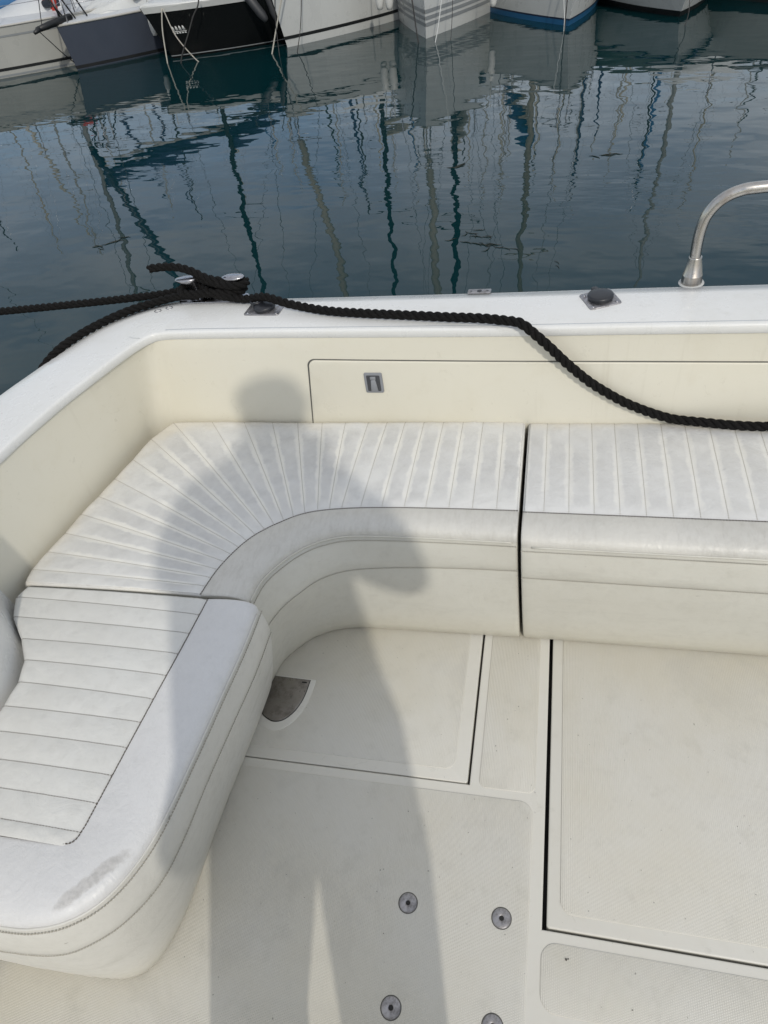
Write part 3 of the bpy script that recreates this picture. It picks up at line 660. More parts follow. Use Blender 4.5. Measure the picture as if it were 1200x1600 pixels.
bmesh.ops.recalc_face_normals(bm, faces=bm.faces)
me = bpy.data.meshes.new('cockpit_floor'); bm.to_mesh(me); bm.free(); me.materials.append(M['floor'])
floor = bpy.data.objects.new('cockpit_floor', me); COL.objects.link(floor); floor.parent = boat
a = Acc(); box(a, -1.02, -.15, .6, 1.22, -.06, -.04); a.build('hatch_gap_shade', M['gasket_gap_shade'], floor, False)  # black bottom sheets paint in the deep shade of the hatch gaps
a = Acc(); box(a, -.02, 1.52, .34, 1.22, -.06, -.041); a.build('hatch_gap_shade', M['gasket_gap_shade'], floor, False)
def panel(par, x0, y0, x1, y1, r): 
    a = Acc(); slab(a, rrect(x0, y0, x1, y1, r, 9), -.002, .0016, .0014, 3); return a.build('nonskid_panel', M['nonskid'], par, True)
panel(floor, -.149, .630, -.023, 1.1, .018); panel(floor, -1.4, -1.5, -.026, .611, .03); panel(floor, -.001, .232, 1.5, .346, .03); panel(floor, -.001, -1.2, 1.5, .198, .03)
a = Acc(); slab(a, rrect(-1.0, .6365, -.1755, 1.19, .006, 5), -.04, 0, .0028, 3); h1 = a.build('floor_hatch', M['floor'], boat); h1['label'] = 'floor hatch in the seat corner with a dull metal lift plate'
panel(h1, -.97, .664, -.207, 1.17, .026)
a = Acc(); slab(a, rrect(.0085, .3705, 1.49, 1.19, .006, 5), -.04, .0, .003, 3); h2 = a.build('floor_hatch', M['floor'], boat); h2['label'] = 'large floor hatch at the right with a wide dark gap along its left edge'
panel(h2, .034, .399, 1.45, 1.17, .026)
# lift plate: flat top edge, quarter-round side
dp = [(-.735, .862), (-.735, .78), (-.722, .752), (-.70, .738), (-.682, .734), (-.662, .740), (-.645, .756), (-.632, .779), (-.623, .812), (-.620, .858)][::-1]
dp = [tuple(p) for p in dp][::-1]
dense = np.vstack([cat(dp[1:], 4), [dp[0]]])[:, :2]
big = (dense-np.array((-.69, .82)))*1.24+np.array((-.69, .815))
a = Acc(); slab(a, [tuple(p) for p in big], 0, .0024, .0012, 2); a.build('plate_surround', M['floor'], h1)
a = Acc(); slab(a, [tuple(p) for p in (dense-np.array((-.69, .82)))*1.03+np.array((-.69, .82))], .001, .0030, .0004, 2); a.build('plate_gasket', M['gasket_gap_shade'], h1)
a = Acc(); slab(a, [tuple(p) for p in dense], .001, .0046, .0012, 3); pl_ = a.build('lift_plate', M['steeld'], h1)
a = Acc(); box(a, -.640, -.626, .848, .8515, .0042, .0049); a.build('plate_notch', M['gasket_gap_shade'], h1, False)
# four table-leg sockets
sock = []
for k, (x, y) in enumerate(((-.270, .372), (-.079, .373), (-.273, .192), (-.083, .196))):
    s_ = bpy.data.objects.new('floor_socket', None); COL.objects.link(s_); s_.parent = boat; s_.location = (x, y, .0014)
    if k == 0:
        a = Acc(); lathe(a, [(.0186, 0), (.0186, .0012), (.0175, .0022), (.0060, .0022), (.0046, .0012), (.0042, -.003)], n=32); me1 = a.build('socket_ring', M['zinc'], s_)
        a = Acc(); lathe(a, [(.0045, .0011), (.0001, .0011)], n=16); me2 = a.build('socket_hole', M['gasket_gap_shade'], s_)
        a = Acc(); lathe(a, [(.0205, 0), (.0203, .0006), (.0188, .0008)], n=32); me3 = a.build('socket_seal', M['gapgrey'], s_)
    else:
        for src in (me1, me2, me3): c = src.copy(); COL.objects.link(c); c.parent = s_
# --- locker door on the inner wall; a dark band paints the shade of its groove
def wallp(x, z, d):     # point on the inner wall at x, z, offset d into the cockpit
    i = np.array([np.interp(-x, -np.array(I0)[:8, 0], np.array(I0)[:8, 1])]); b_ = np.array([np.interp(-x, -np.array(B0)[:8, 0], np.array(B0)[:8, 1])])
    t = (ZT-z)/(ZT-.4); return (x, float(i[0]+.004+(b_[0]-i[0]-.004)*t)-d, z)
def door_outline(e):
    o = []; x1 = 2.2; xl, zl = -.694-e, .30; xt, ztp = -.652-e, .599+e
    for k in range(9):
        a_ = math.radians(180-90*k/8); o.append((xt+.022+(.022+e)*math.cos(a_), ztp-.022-e+(.022+e)*math.sin(a_)))
    for k in range(1, 30): x = xt+.03+(x1-xt-.03)*k/29; o.append((x, ztp-.016*(x-xt)/1.1))
    o.append((x1, zl)); 
    for k in range(1, 30): o.append((x1+(xl-x1)*k/29, zl))
    return [(x, z) for x, z in o][::-1]
def fan_slab(out_, d0, d1, bev, name, mat, par):
    P = np.array(out_); nrm = np.roll(P, -1, 0)-np.roll(P, 1, 0); nrm /= np.linalg.norm(nrm, axis=1)[:, None]+1e-9; N_ = np.stack([-nrm[:, 1], nrm[:, 0]], 1)
    rings = [(P, d0)]+[(P+N_*bev*(1-math.cos(t)), d1-bev+bev*math.sin(t)) for t in (0, .5, 1.05, math.pi/2)]
    V = []; n = len(P)
    for R_, d in rings: V += [wallp(x, z, d) for x, z in R_]
    F = [(k*n+i, k*n+(i+1) % n, (k+1)*n+(i+1) % n, (k+1)*n+i) for k in range(4) for i in range(n)]+[tuple(4*n+i for i in range(n))]
    return obj(name, V, F, mat, par)
door = fan_slab(door_outline(0), -.006, .0055, .003, 'locker_door', M['liner'], boat)
fan_slab(door_outline(.0026), -.006, .0016, .001, 'door_groove_shade', M['gapgrey'], door)
lp = lambda a_, b_, h: wallp(a_+(b_-.54)*.02, b_, .0055+h)
a = Acc(); slab(a, rrect(-.500, .503, -.450, .563, .004, 4), -.002, .0035, .0015, 3, plane=lp); a.build('latch_plate', M['latch'], door)
a = Acc(); slab(a, rrect(-.4935, .5085, -.4565, .557, .003, 4), .003, .0045, .001, 2, plane=lp); a.build('latch_recess', M['latchd'], door)
a = Acc(); slab(a, [(-.484, .511), (-.464, .511), (-.469, .545), (-.481, .545)], .004, .0085, .0015, 2, plane=lp); a.build('latch_paddle', M['latch'], door)
a = Acc(); slab(a, [(-.4825, .546), (-.4675, .546), (-.4675, .554), (-.4825, .554)], .004, .0075, .001, 2, plane=lp); a.build('latch_button', M['latch'], door)

# --- deck fittings on the gunwale
def dfil(cx, cy, rot, w, h, label, half=False):
    e = bpy.data.objects.new('deck_filler', None); COL.objects.link(e); e.parent = boat; e.location = (cx, cy, ZT+.003); e.rotation_euler = (0, 0, math.radians(rot)); e['label'] = label
    a = Acc(); slab(a, rrect(-w, -h, w, h, .008, 5), 0, .0035, .0012, 2)
    p_ = a.build('filler_plate', M['zinc'], e)
    a = Acc()
    for sx in (-1, 1):
        for sy in (-1, 1): lathe(a, [(.0045, .0033), (.004, .0045), (.001, .005)], (sx*(w-.010), sy*(h-.010), 0), 10)
    a.build('screw_heads', M['steelp'], e)
    a = Acc(); lathe(a, [(.028, 0), (.028, .005), (.026, .009)], n=32); a.build('filler_neck', M['blackp'], e)
    a = Acc(); lathe(a, [(.027, .005), (.0300, .007), (.0305, .012), (.029, .015), (.024, .0165), (.012, .0172), (.001, .0174)], n=36)
    slab(a, rrect(-.008, .024, .008, .044, .006, 5), .007, .014, .002, 2); a.build('filler_cap', M['blackp'], e)
    return e
dfil(.096, 1.558, 20, .039, .039, 'deck filler with a round black cap on a turned square plate, near the rail')
e = dfil(-.785, 1.592, -5, .053, .034, 'deck filler with a black cap under the rope beside the cleat')
a = Acc(); tube(a, [(-.028+.016*math.cos(t), .012+.014*math.sin(t), .018) for t in np.linspace(0, 6.28, 20)], .0035, 7); a.build('cap_loop', M['blackp'], e)
e = bpy.data.objects.new('keeper_plate', None); COL.objects.link(e); e.parent = boat; e.location = (-.200, 1.628, ZT+.003); e.rotation_euler = (0, 0, -.05)
a = Acc(); slab(a, rrect(-.030, -.011, .030, .011, .003, 4), 0, .0025, .0008, 2); a.build('plate', M['zinc'], e)
a = Acc(); lathe(a, [(.0065, .0027), (.001, .0029)], n=16); lathe(a, [(.003, .0027), (.001, .003)], (-.021, 0, 0), 10); lathe(a, [(.003, .0027), (.001, .003)], (.021, 0, 0), 10); a.build('keeper_hole', M['blackp'], e)
# grab rail
e = bpy.data.objects.new('grab_rail', None); COL.objects.link(e); e.parent = boat; e.location = (.306, 1.622, ZT+.002)
path = cat([(0, 0, .03), (-.001, 0, .10), (.004, 0, .145), (.016, 0, .172), (.037, 0, .194), (.066, 0, .207), (.105, -.002, .212), (.25, -.006, .214), (.6, -.02, .214), (1.0, -.035, .21)], 8)
a = Acc(); tube(a, path, .0125, 20); a.build('rail_tube', M['steel'], e)
a = Acc(); lathe(a, [(.0235, 0), (.0235, .004), (.0225, .02), (.0222, .0215), (.0212, .0225), (.0150, .062), (.0146, .064), (.0132, .0645)], n=32); a.build('rail_socket', M['steel'], e)
a = Acc(); lathe(a, [(.029, -.001), (.028, .0006), (.023, .0010)], n=32); a.build('sealant_ring', plain('clear_sealant', (.46, .465, .455), .5), e)
# cleat: two flared posts on a long base
e = bpy.data.objects.new('mooring_cleat', None); COL.objects.link(e); e.parent = boat; e.location = (-.965, 1.668, ZT+.002); e.rotation_euler = (0, 0, -.04)
a = Acc(); slab(a, rrect(-.115, -.024, .105, .024, .02, 8), 0, .005, .002, 3); a.build('cleat_base', M['steelp'], e)
for sx in (-.058, .062):
    a = Acc(); V = []
    prof = [(.016, .012, 0, .004), (.015, .012, .0, .02), (.015, .012, .0, .040), (.020, .014, .006, .052), (.030, .019, .012, .060), (.034, .019, .015, .0635), (.035, .0195, .015, .066), (.032, .018, .014, .0685), (.02, .01, .01, .070), (.001, .001, .0, .0705)]
    n = 24
    for rx, ry, off, z in prof:
        for k in range(n): t = 2*math.pi*k/n; V.append((sx+math.copysign(off, sx)+rx*math.cos(t), ry*math.sin(t), z))
    F = [(i*n+k, i*n+(k+1) % n, (i+1)*n+(k+1) % n, (i+1)*n+k) for i in range(len(prof)-1) for k in range(n)]
    obj('cleat_horn', V, F, M['steelp'], e)
a = Acc()
for (x, y) in ((-1.098, 1.628), (-1.128, 1.613)): tube(a, [(x+.010*math.cos(t), y+.008*math.sin(t), ZT+.004) for t in np.linspace(0, 6.28, 18)], .0012, 6)
a.build('deck_ring', M['steelp'], boat)

# ================================================================== CUSHIONS
ZS = .410
def cushion(tag_, label, T, P_, Sm, F, Q, quilt, ucoord, mats, org, pillow=.0021, ends=(True, True), zroll=.02, closed_shoulder=None, tmat='threadp', dashes=None, edge_drop=.0):
    """T stitched line, P_ piping, Sm lower seam, F foot, (n,2) arrays with equal n; quilt=(Tq,Qq,uq) columns of the quilted panel"""
    root = thing(tag_, label, 'seat cushion', org, 'seat cushions around the cockpit')
    n = len(T); bx = lambda k: np.asarray(k, float)
    out_n = []
    for k in range(n):
        d = P_[k]-T[k]; out_n.append(d/np.linalg.norm(d))
    out_n = np.array(out_n)
    def endcols(A, inv, which):
        """rounded ends: A (n,m,3); inv (m,3)-per-column inward vectors"""
        r = .011; pre = []; post = []
        tan0 = A[0, -1]-A[1, -1]; tan1 = A[-1, -1]-A[-2, -1]
        for tt, base, iv, lst in ((which[0], A[0], inv[0], pre), (which[1], A[-1], inv[-1], post)):
            pass
        return A
    def ribbon(rows, nm, mat, uv=None):
        A = np.array(rows); v, f = grid(A); return obj(nm, v, f, mat, root, True, uv, org=org)
    end_t0 = np.array([*(T[0]-T[1]), 0.]); end_t0 /= np.linalg.norm(end_t0); end_t1 = np.array([*(T[-1]-T[-2]), 0.]); end_t1 /= np.linalg.norm(end_t1)
    def soften(A, inv, r=.0065):
        """pull both ends into a quarter round"""
        A = np.array(A); inv = np.array(inv); cols = []
        if ends[0]:
            for th in np.linspace(math.pi/2, .25, 5): cols.append(A[0]+end_t0*r*math.sin(th)-end_t0*r+inv[0]*r*(1-math.cos(th)))
        body = [c for c in A[(1 if ends[0] else 0):(-1 if ends[1] else None)]]
        cols += body
        if ends[1]:
            for th in np.linspace(.25, math.pi/2, 5): cols.append(A[-1]+end_t1*r*math.sin(th)-end_t1*r+inv[-1]*r*(1-math.cos(th)))
        return np.array(cols)
    # lower and upper front panels
    def face(A0, z0, A1, z1, bulge, nv):
        rows = []; inv = []
        for k in range(n):
            o3 = out_n[k]; r_ = []; iv = []
            if z0 < .02:      # hem tucked under, leaving a dark contact gap
                for dz, dd in ((.0015, .016), (.003, .010), (.006, .0055)): q_ = A0[k]-o3*dd; r_.append((*q_, dz)); iv.append((-o3[0], -o3[1], 0))
            for t in np.linspace(0, 1, nv):
                p = A0[k]+(A1[k]-A0[k])*t+o3*(bulge*math.sin(math.pi*t)**.6+.0015*math.sin(k*.21+t*3)*math.sin(math.pi*t)-(.0025 if t in (0, 1) else 0)); r_.append((*p, z0+(z1-z0)*t)); iv.append((-o3[0], -o3[1], 0))
            rows.append(r_); inv.append(iv)
        return rows, inv
    ZP, ZSM = .381, .288
    lo, iv1 = face(F, 0.0095, Sm, ZSM, .0045, 9); lo = soften(lo, iv1); ribbon(lo, 'front_panel', mats[2])
    up, iv2 = face(Sm, ZSM, P_, ZP, .0045, 8); up = soften(up, iv2); ribbon(up, 'upper_front_panel', mats[2])
    rows = []; inv = []
    for k in range(n):
        o3 = out_n[k]; Lw = np.linalg.norm(P_[k]-T[k]); r_ = []; iv = []
        for t in np.linspace(0, 1, 13):
            q = 1-t; bz = lambda a_, b_, c_, d_: q**3*a_+3*q*q*t*b_+3*q*t*t*c_+t**3*d_
            off = bz(0, .002, -.45*Lw, -Lw); z = bz(ZP, ZS-.001, ZS+.006, ZS-.002)
            p = P_[k]+o3*off; p = p+(T[k]-(P_[k]-o3*Lw))*t; r_.append((*p, z-(.002 if t == 0 else 0))); iv.append((-o3[0]*(1-t)**2, -o3[1]*(1-t)**2, -t))
        rows.append(r_); inv.append(iv)
    sh = soften(rows, inv); ribbon(sh, 'shoulder_panel', mats[1])
    # quilted panel
    Tq, Qq, uq = quilt; sub = 14; us = np.linspace(uq[0], uq[-1], int((uq[-1]-uq[0])*sub)+1); rows = []; uvs = []; inv = []; nv = 30
    tv = np.concatenate([np.linspace(0, .9, nv-8), np.linspace(.9, 1, 9)[1:]])
    for u in us:
        a_ = np.array([np.interp(u, uq, Tq[:, i]) for i in range(2)]); b_ = np.array([np.interp(u, uq, Qq[:, i]) for i in range(2)]); L_ = np.linalg.norm(b_-a_); r_ = []; iv = []
        d = abs(u-round(u)); s = min(1, d*2)
        for t in tv:
            p = a_+(b_-a_)*t; dist = (1-t)*L_
            fade = min(1, t*L_/.007+.15)*min(1, dist/.03+.25)
            jag = .0009*math.sin(37*t+u*5.1)+.0007*math.sin(83*t*L_+u*2.3)
            z = ZS-.002+.004*math.sin(math.pi*min(1, t*1.02))+fade*(pillow*math.sin(math.pi/2*s)**.75+jag*s)
            if dist < zroll: c_ = 1-dist/zroll; z -= zroll*(1-math.sqrt(max(0, 1-c_*c_)))
            if t == 0: z -= .002
            r_.append((*p, z)); iv.append((0, 0, -1)); uvs.append((u, t))
        r2 = list(r_); r2.append((r_[-1][0], r_[-1][1], .30)); iv.append((0, 0, -.0)); uvs.append((u, 1.2)); rows.append(r2); inv.append(iv)
    A = np.array(rows); m_ = A.shape[1]; B = soften(A, inv)
    UV = np.array(uvs).reshape(len(us), m_, 2)
    parts_ = []
    if ends[0]: parts_ += [UV[0]]*5
    parts_ += list(UV[(1 if ends[0] else 0):(-1 if ends[1] else None)])
    if ends[1]: parts_ += [UV[-1]]*5
    UVB = np.array(parts_); v, f = grid(B); obj('quilted_panel', v, f, mats[0], root, True, UVB.reshape(-1, 2), org=org)
    # closed ends
    for on, kk in ((ends[0], 0), (ends[1], -1)):
        if not on: continue
        prof = np.vstack([lo[kk], up[kk], sh[kk], B[kk]]); base = np.array([[B[kk][-1][0], B[kk][-1][1], .0015]]); prof = np.vstack([prof, base])
        obj('end_panel', prof, [tuple(range(len(prof)))], mats[2], root, False, org=org)
    # piping and stitches
    a = Acc(); tube(a, [(*(P_[k]+out_n[k]*.0012), ZP) for k in range(1, n-1)], .0026, 8); a.build('piping', mats[2], root, org=org)
    a = Acc()
    for A_, zz, off in ((T, ZS-.0015, 0.0), ):
        stitches(a, [(*(A_[k]+out_n[k]*off), zz) for k in range(n)], .0040, .0022, .0009, .0008, .0004)
    ch = Acc()
    for u in range(int(math.ceil(uq[0])), int(math.floor(uq[-1]))+1):
        if u <= uq[0] or u >= uq[-1]: continue
        kk = int(round((u-uq[0])*sub)); stitches(ch, rows[kk][0:nv-1], .0036, .0026, .00065, .0005, .0003)
    o = a.build('seam_stitching', M['thread'], root, False, org=org); o['kind'] = 'stuff'
    o = ch.build('channel_stitching', M[tmat], root, False, org=org); o['kind'] = 'stuff'
    a = Acc()
    stitches(a, [(*(P_[k]+(Sm[k]-P_[k])*.1+out_n[k]*.0042), ZP-.0095) for k in range(n)], .0040, .0020, .0009, .0008, 0)
    o = a.build('top_stitching', M['threadp'], root, False, org=org); o['kind'] = 'stuff'
    a = Acc(); stitches(a, [(*(Sm[k]-out_n[k]*.0004), ZSM) for k in range(n)], .0040, .0014, .0008, .0007, 0)
    o = a.build('lower_stitching', M['threadp'], root, False, org=org); o['kind'] = 'stuff'
    return root

# corner cushion
TA = [(-.776, .824), (-.762, .899), (-.736, .964), (-.703, 1.014), (-.650, 1.059), (-.593, 1.091), (-.513, 1.108), (-.401, 1.116), (-.244, 1.118), (-.0775, 1.117)]
PA = [(-.666, .824), (-.656, .895), (-.625, .952), (-.589, .994), (-.548, 1.022), (-.488, 1.042), (-.392, 1.047), (-.238, 1.046), (-.0775, 1.042)]
SA = [(-.650, .824), (-.629, .884), (-.595, .935), (-.556, .978), (-.497, 1.008), (-.401, 1.024), (-.243, 1.033), (-.0775, 1.034)]
FA = [(-.722, .824), (-.712, .88), (-.701, .914), (-.66, .968), (-.612, 1.004), (-.542, 1.027), (-.45, 1.033), (-.27, 1.034), (-.0775, 1.036)]
per = (22, 18, 34)
TAs = anchored(TA, [TA[0], (-.70, 1.018), (-.513, 1.108), TA[-1]], per); PAs = anchored(PA, [PA[0], (-.605, .977), (-.488, 1.042), PA[-1]], per)
SAs = anchored(SA, [SA[0], (-.588, .943), (-.497, 1.008), SA[-1]], per); FAs = anchored(FA, [FA[0], (-.672, .955), (-.57, 1.018), FA[-1]], per)
fan = [(-1.272, .869), (-1.264, .929), (-1.249, .995), (-1.240, 1.066), (-1.224, 1.136), (-1.209, 1.207), (-1.192, 1.291), (-1.176, 1.385), (-1.135, 1.463), (-1.006, 1.467), (-.899, 1.465), (-.807, 1.463)]
stb = [-.726, -.65, -.579, -.51, -.456, -.404, -.351, -.297, -.243, -.189, -.134]
stf = [-.598, -.567, -.538, -.508, -.46, -.407, -.351, -.298, -.242, -.186, -.129]
Tarc = cat(TA, 24); i0 = int(np.argmin(np.linalg.norm(Tarc-np.array((-.60, 1.088)), axis=1)))
tf = resamp(Tarc[:i0+1], np.linspace(0, 1, 14))[1:-1]
def yT(x): return float(np.interp(x, Tarc[:, 0][i0-3:], Tarc[:, 1][i0-3:]))
TqA = np.array([TA[0]]+[tuple(p) for p in tf]+[(x, yT(x)) for x in stf]+[(-.0775, 1.117)])
QqA = np.array([(-1.264, .824)]+fan+[(x, 1.461) for x in stb]+[(-.0775, 1.456)])
# smooth in-between columns round the back corner
uA = np.arange(len(TqA), dtype=float)
def densify(Tq, Qq, u, corner=None):
    un = np.arange(u[0], u[-1]+1e-6, .25); Tn = np.stack([np.interp(un, u, Tq[:, i]) for i in range(2)], 1); Qn = np.stack([np.interp(un, u, Qq[:, i]) for i in range(2)], 1)
    for k in range(1, len(un)-1):
        if corner and corner[0] < un[k] < corner[1]: pass
    return Tn, Qn, un
cush = ('worn', )
cushion('corner_cushion', 'white quilted corner cushion with fanned seams and scrubbed pale streaks', TAs, PAs, SAs, FAs, None, (TqA, QqA, uA), None, (M['quiltA'], M['shoulderA'], M['face']), (-.5, 1.1, 0))
# right cushion
xb = np.linspace(-.069, 1.35, 60)
TB = np.stack([xb, 1.113-.02*(xb+.06)], 1); PB = np.stack([xb, 1.030-.020*(xb+.06)], 1); SB = np.stack([xb, 1.014-.02*(xb+.06)], 1); FB = np.stack([xb, 1.036-.008*(xb+.06)], 1)
kb = np.arange(0, 26); xk = np.array([-.069]+[-.021+.0555*i for i in range(24)]+[1.35])
TqB = np.stack([xk, 1.113-.02*(xk+.06)], 1); QqB = np.stack([xk, 1.453-.009*(xk+.06)], 1)
cushion('right_cushion', 'white quilted cushion at the right with straight seams, under the trailing rope end', TB, PB, SB, FB, None, (TqB, QqB, kb.astype(float)), None, (M['quiltB'], M['shoulderA'], M['face']), (.5, 1.1, 0), ends=(True, False))
# left cushion
TC = [(-.752, .816), (-.76, .701), (-.770, .577), (-.779, .459), (-.787, .343), (-.791, .300), (-.799, .280), (-.822, .274), (-.90, .271), (-1.10, .268)]
PC = [(-.637, .816), (-.638, .712), (-.645, .596), (-.653, .466), (-.664, .335), (-.683, .262), (-.713, .208), (-.754, .173), (-.804, .153), (-.874, .144), (-1.10, .141)]
SC = [(-.634, .816), (-.635, .70), (-.645, .575), (-.654, .45), (-.659, .34), (-.673, .262), (-.711, .196), (-.762, .152), (-.814, .130), (-.914, .120), (-1.10, .118)]
FC = [(-.716, .816), (-.720, .69), (-.731, .495), (-.734, .329), (-.739, .262), (-.753, .204), (-.775, .168), (-.81, .147), (-.859, .140), (-.964, .136), (-1.10, .135)]
perC = (30, 12, 12, 14)
TCs = anchored(TC, [TC[0], (-.787, .343), (-.799, .280), (-.83, .2735), TC[-1]], perC); PCs = anchored(PC, [PC[0], (-.664, .335), (-.713, .208), (-.85, .147), PC[-1]], perC)
SCs = anchored(SC, [SC[0], (-.659, .34), (-.711, .196), (-.86, .124), SC[-1]], perC); FCs = anchored(FC, [FC[0], (-.734, .329), (-.762, .188), (-.90, .138), FC[-1]], perC)
TqC = np.array([(-.752, .816), (-.758, .77), (-.761, .72), (-.765, .668), (-.769, .615), (-.773, .56), (-.777, .509), (-.781, .456), (-.785, .401), (-.788, .349), (-.792, .297), (-.803, .271)])
QqC = np.array([(-1.25, .818), (-1.262, .784), (-1.232, .728), (-1.172, .672), (-1.130, .62), (-1.112, .567), (-1.112, .51), (-1.112, .456), (-1.112, .401), (-1.112, .349), (-1.112, .297), (-1.112, .268)])
cushion('left_cushion', 'white cushion at lower left with crosswise seams, rounded end and grey scuff', TCs, PCs, SCs, FCs, None, (TqC, QqC, np.arange(12.)), None, (M['quiltC'], M['shoulderC'], M['faceC']), (-.9, .5, 0), pillow=.0021, ends=(True, False), tmat='threadm')

# ================================================================== ROPE
def rope(acc, pts, r=.0116, pitch=.062, step=.0035, per=10):
    C = cat(pts, 30); L_ = arclen(C); n = int(L_/step); P = resamp(C, np.linspace(0, 1, n))
    # light smoothing
    for _ in range(4): P[1:-1] = .25*P[:-2]+.5*P[1:-1]+.25*P[2:]
    T = np.gradient(P, axis=0); T /= np.linalg.norm(T, axis=1)[:, None]; N = np.cross(T[0], (0, 0, 1.)); N /= np.linalg.norm(N); Ns = []
    for t in T: N = N-t*(N@t); N /= np.linalg.norm(N); Ns.append(N.copy())
    Ns = np.array(Ns); Bs = np.cross(T, Ns); s = np.arange(n)*step
    for k in range(3):
        ph = 2*math.pi*(s/pitch+k/3.0)
        Q = P+(np.cos(ph)[:, None]*Ns+np.sin(ph)[:, None]*Bs)*r*.55
        tube(acc, Q, r*.50, per)
Zr = ZT+.006
rp = thing('mooring_rope', 'thick black twisted mooring rope wrapped on the cleat and trailing over the seat', 'rope', (-.95, 1.66, ZT)); OR = (-.95, 1.66, ZT)
a = Acc(); rope(a, [(-1.015, 1.690, Zr+.030), (-.95, 1.644, Zr+.024), (-.857, 1.628, Zr+.013), (-.78, 1.600, Zr+.030), (-.70, 1.572, Zr+.020), (-.60, 1.545, Zr+.012), (-.498, 1.522, Zr+.012), (-.38, 1.502, Zr+.012), (-.262, 1.482, Zr+.012), (-.18, 1.466, Zr+.014), (-.115, 1.449, Zr+.014), (-.085, 1.436, .708), (-.055, 1.426, .686), (-.018, 1.424, .648), (.010, 1.425, .615), (.046, 1.425, .577), (.082, 1.425, .543), (.125, 1.424, .511), (.165, 1.423, .485), (.205, 1.424, .463), (.245, 1.426, .444), (.285, 1.424, .432), (.35, 1.415, .429), (.42, 1.404, .428), (.50, 1.400, .427), (.65, 1.405, .427), (.85, 1.40, .427)])
a.build('trailing_line', M['rope'], rp, org=OR)
zc = ZT+.022
a = Acc(); rope(a, [(-1.055, 1.690, zc), (-1.02, 1.694, zc), (-.96, 1.694, zc+.002), (-.90, 1.692, zc+.004), (-.870, 1.675, zc+.006), (-.878, 1.650, zc+.008), (-.92, 1.641, zc+.012), (-.98, 1.640, zc+.014), (-1.03, 1.640, zc+.014), (-1.056, 1.655, zc+.018), (-1.05, 1.688, zc+.020), (-1.0, 1.694, zc+.022), (-.93, 1.692, zc+.023), (-.874, 1.690, zc+.024), (-.856, 1.668, zc+.024), (-.872, 1.645, zc+.028), (-.92, 1.646, zc+.034), (-.97, 1.662, zc+.040), (-1.01, 1.680, zc+.046)])
a.build('cleat_wrap', M['rope'], rp, org=OR)
a = Acc(); rope(a, [(-.88, 1.660, zc+.034), (-.93, 1.655, zc+.042), (-.97, 1.662, zc+.050), (-1.01, 1.672, zc+.066), (-1.05, 1.680, zc+.076), (-1.095, 1.683, zc+.080), (-1.147, 1.682, zc+.078)])
a.build('rope_end', M['rope'], rp, org=OR)
a = Acc(); rope(a, [(-1.00, 1.645, zc+.004), (-1.045, 1.655, zc+.004), (-1.085, 1.66, zc-.002), (-1.15, 1.645, ZT+.014), (-1.215, 1.605, ZT+.014), (-1.27, 1.545, ZT+.014), (-1.315, 1.475, ZT+.013), (-1.352, 1.405, ZT+.004), (-1.385, 1.33, ZT-.03), (-1.43, 1.25, ZT-.12), (-1.5, 1.15, ZT-.35), (-1.6, 1.0, ZT-.8), (-1.7, .85, ZT-1.4), (-1.76, .8, ZT-1.9)])
a.build('outboard_line', M['rope'], rp, org=OR)
a = Acc(); rope(a, [(-1.00, 1.685, zc+.002), (-1.06, 1.698, zc), (-1.15, 1.690, ZT+.016), (-1.36, 1.674, ZT+.012), (-1.70, 1.651, ZT+.010), (-2.3, 1.62, ZT+.01), (-3.2, 1.58, ZT+.02)], step=.005)
a.build('stern_line', M['rope'], rp, org=OR)

# ================================================================== small dirt flakes on the floor
rng = random.Random(11); a = Acc()
def flake(x, y, z, s):
    k = rng.randint(4, 6); t0 = rng.random()*6
    o = [(x+s*rng.uniform(.5, 1.1)*math.cos(t0+6.283*i/k), y+s*rng.uniform(.4, 1)*math.sin(t0+6.283*i/k)) for i in range(k)]
    slab(a, o, z, z+.0012, .0003, 1)
flake(.046, .322, .0016, .0030); flake(.05, .3235, .0016, .0018); flake(.162, .262, .0016, .0016)
for x, y in ((-.34, .425), (-.333, .428), (-.30, .555), (-.115, .72), (-.118, .732), (-.07, .84), (-.31, .31)): flake(x, y, .0016, .0014)
for _ in range(60): flake(rng.uniform(-.7, .0), rng.uniform(.15, 1.0), .0017, rng.uniform(.0005, .0009))
for _ in range(30): flake(rng.uniform(.04, .6), rng.uniform(.2, 1.0), .0017, rng.uniform(.0005, .0009))
setp(a.build('dirt_flakes', plain('dark_grit', (.09, .08, .07), .9), matrix=MB), 'scattered specks of dark grit on the cockpit floor', 'grit', kind='stuff')

# ================================================================== the photographer (behind the camera; casts the shadow)
def skin(name, verts, edges, radii, mat, parent, sub=2, root=0):
    me = bpy.data.meshes.new(name); me.from_pydata(verts, edges, []); me.materials.append(mat)
    o = bpy.data.objects.new(name, me); COL.objects.link(o); o.parent = parent
    sk = o.modifiers.new('skin', 'SKIN'); sk.use_smooth_shade = True
    for i, d in enumerate(me.skin_vertices[0].data):
        r_ = radii[i]; d.radius = r_ if isinstance(r_, tuple) else (r_, r_); d.use_root = (i == root)
    ss = o.modifiers.new('sub', 'SUBSURF'); ss.levels = sub; ss.render_levels = sub
    return o
PS = plain('skin_tone', (.50, .32, .24), .5); CL = plain('pale_blue_cotton', (.42, .48, .55), .9); TR = plain('beige_cotton', (.52, .49, .42), .9); HR = plain('dark_hair', (.03, .02, .015), .6)
px_, py_ = -.13, -.17
per_ = thing('person', 'person in a loose pale blue jacket and beige trousers holding a phone out', 'person', (-.27, -.16, 0))
O3 = Vector((-.27, -.16, 0))
def pv(*c): return tuple(Vector(c)-O3)
HX, HY, HZ = -.070, -.10, 1.775
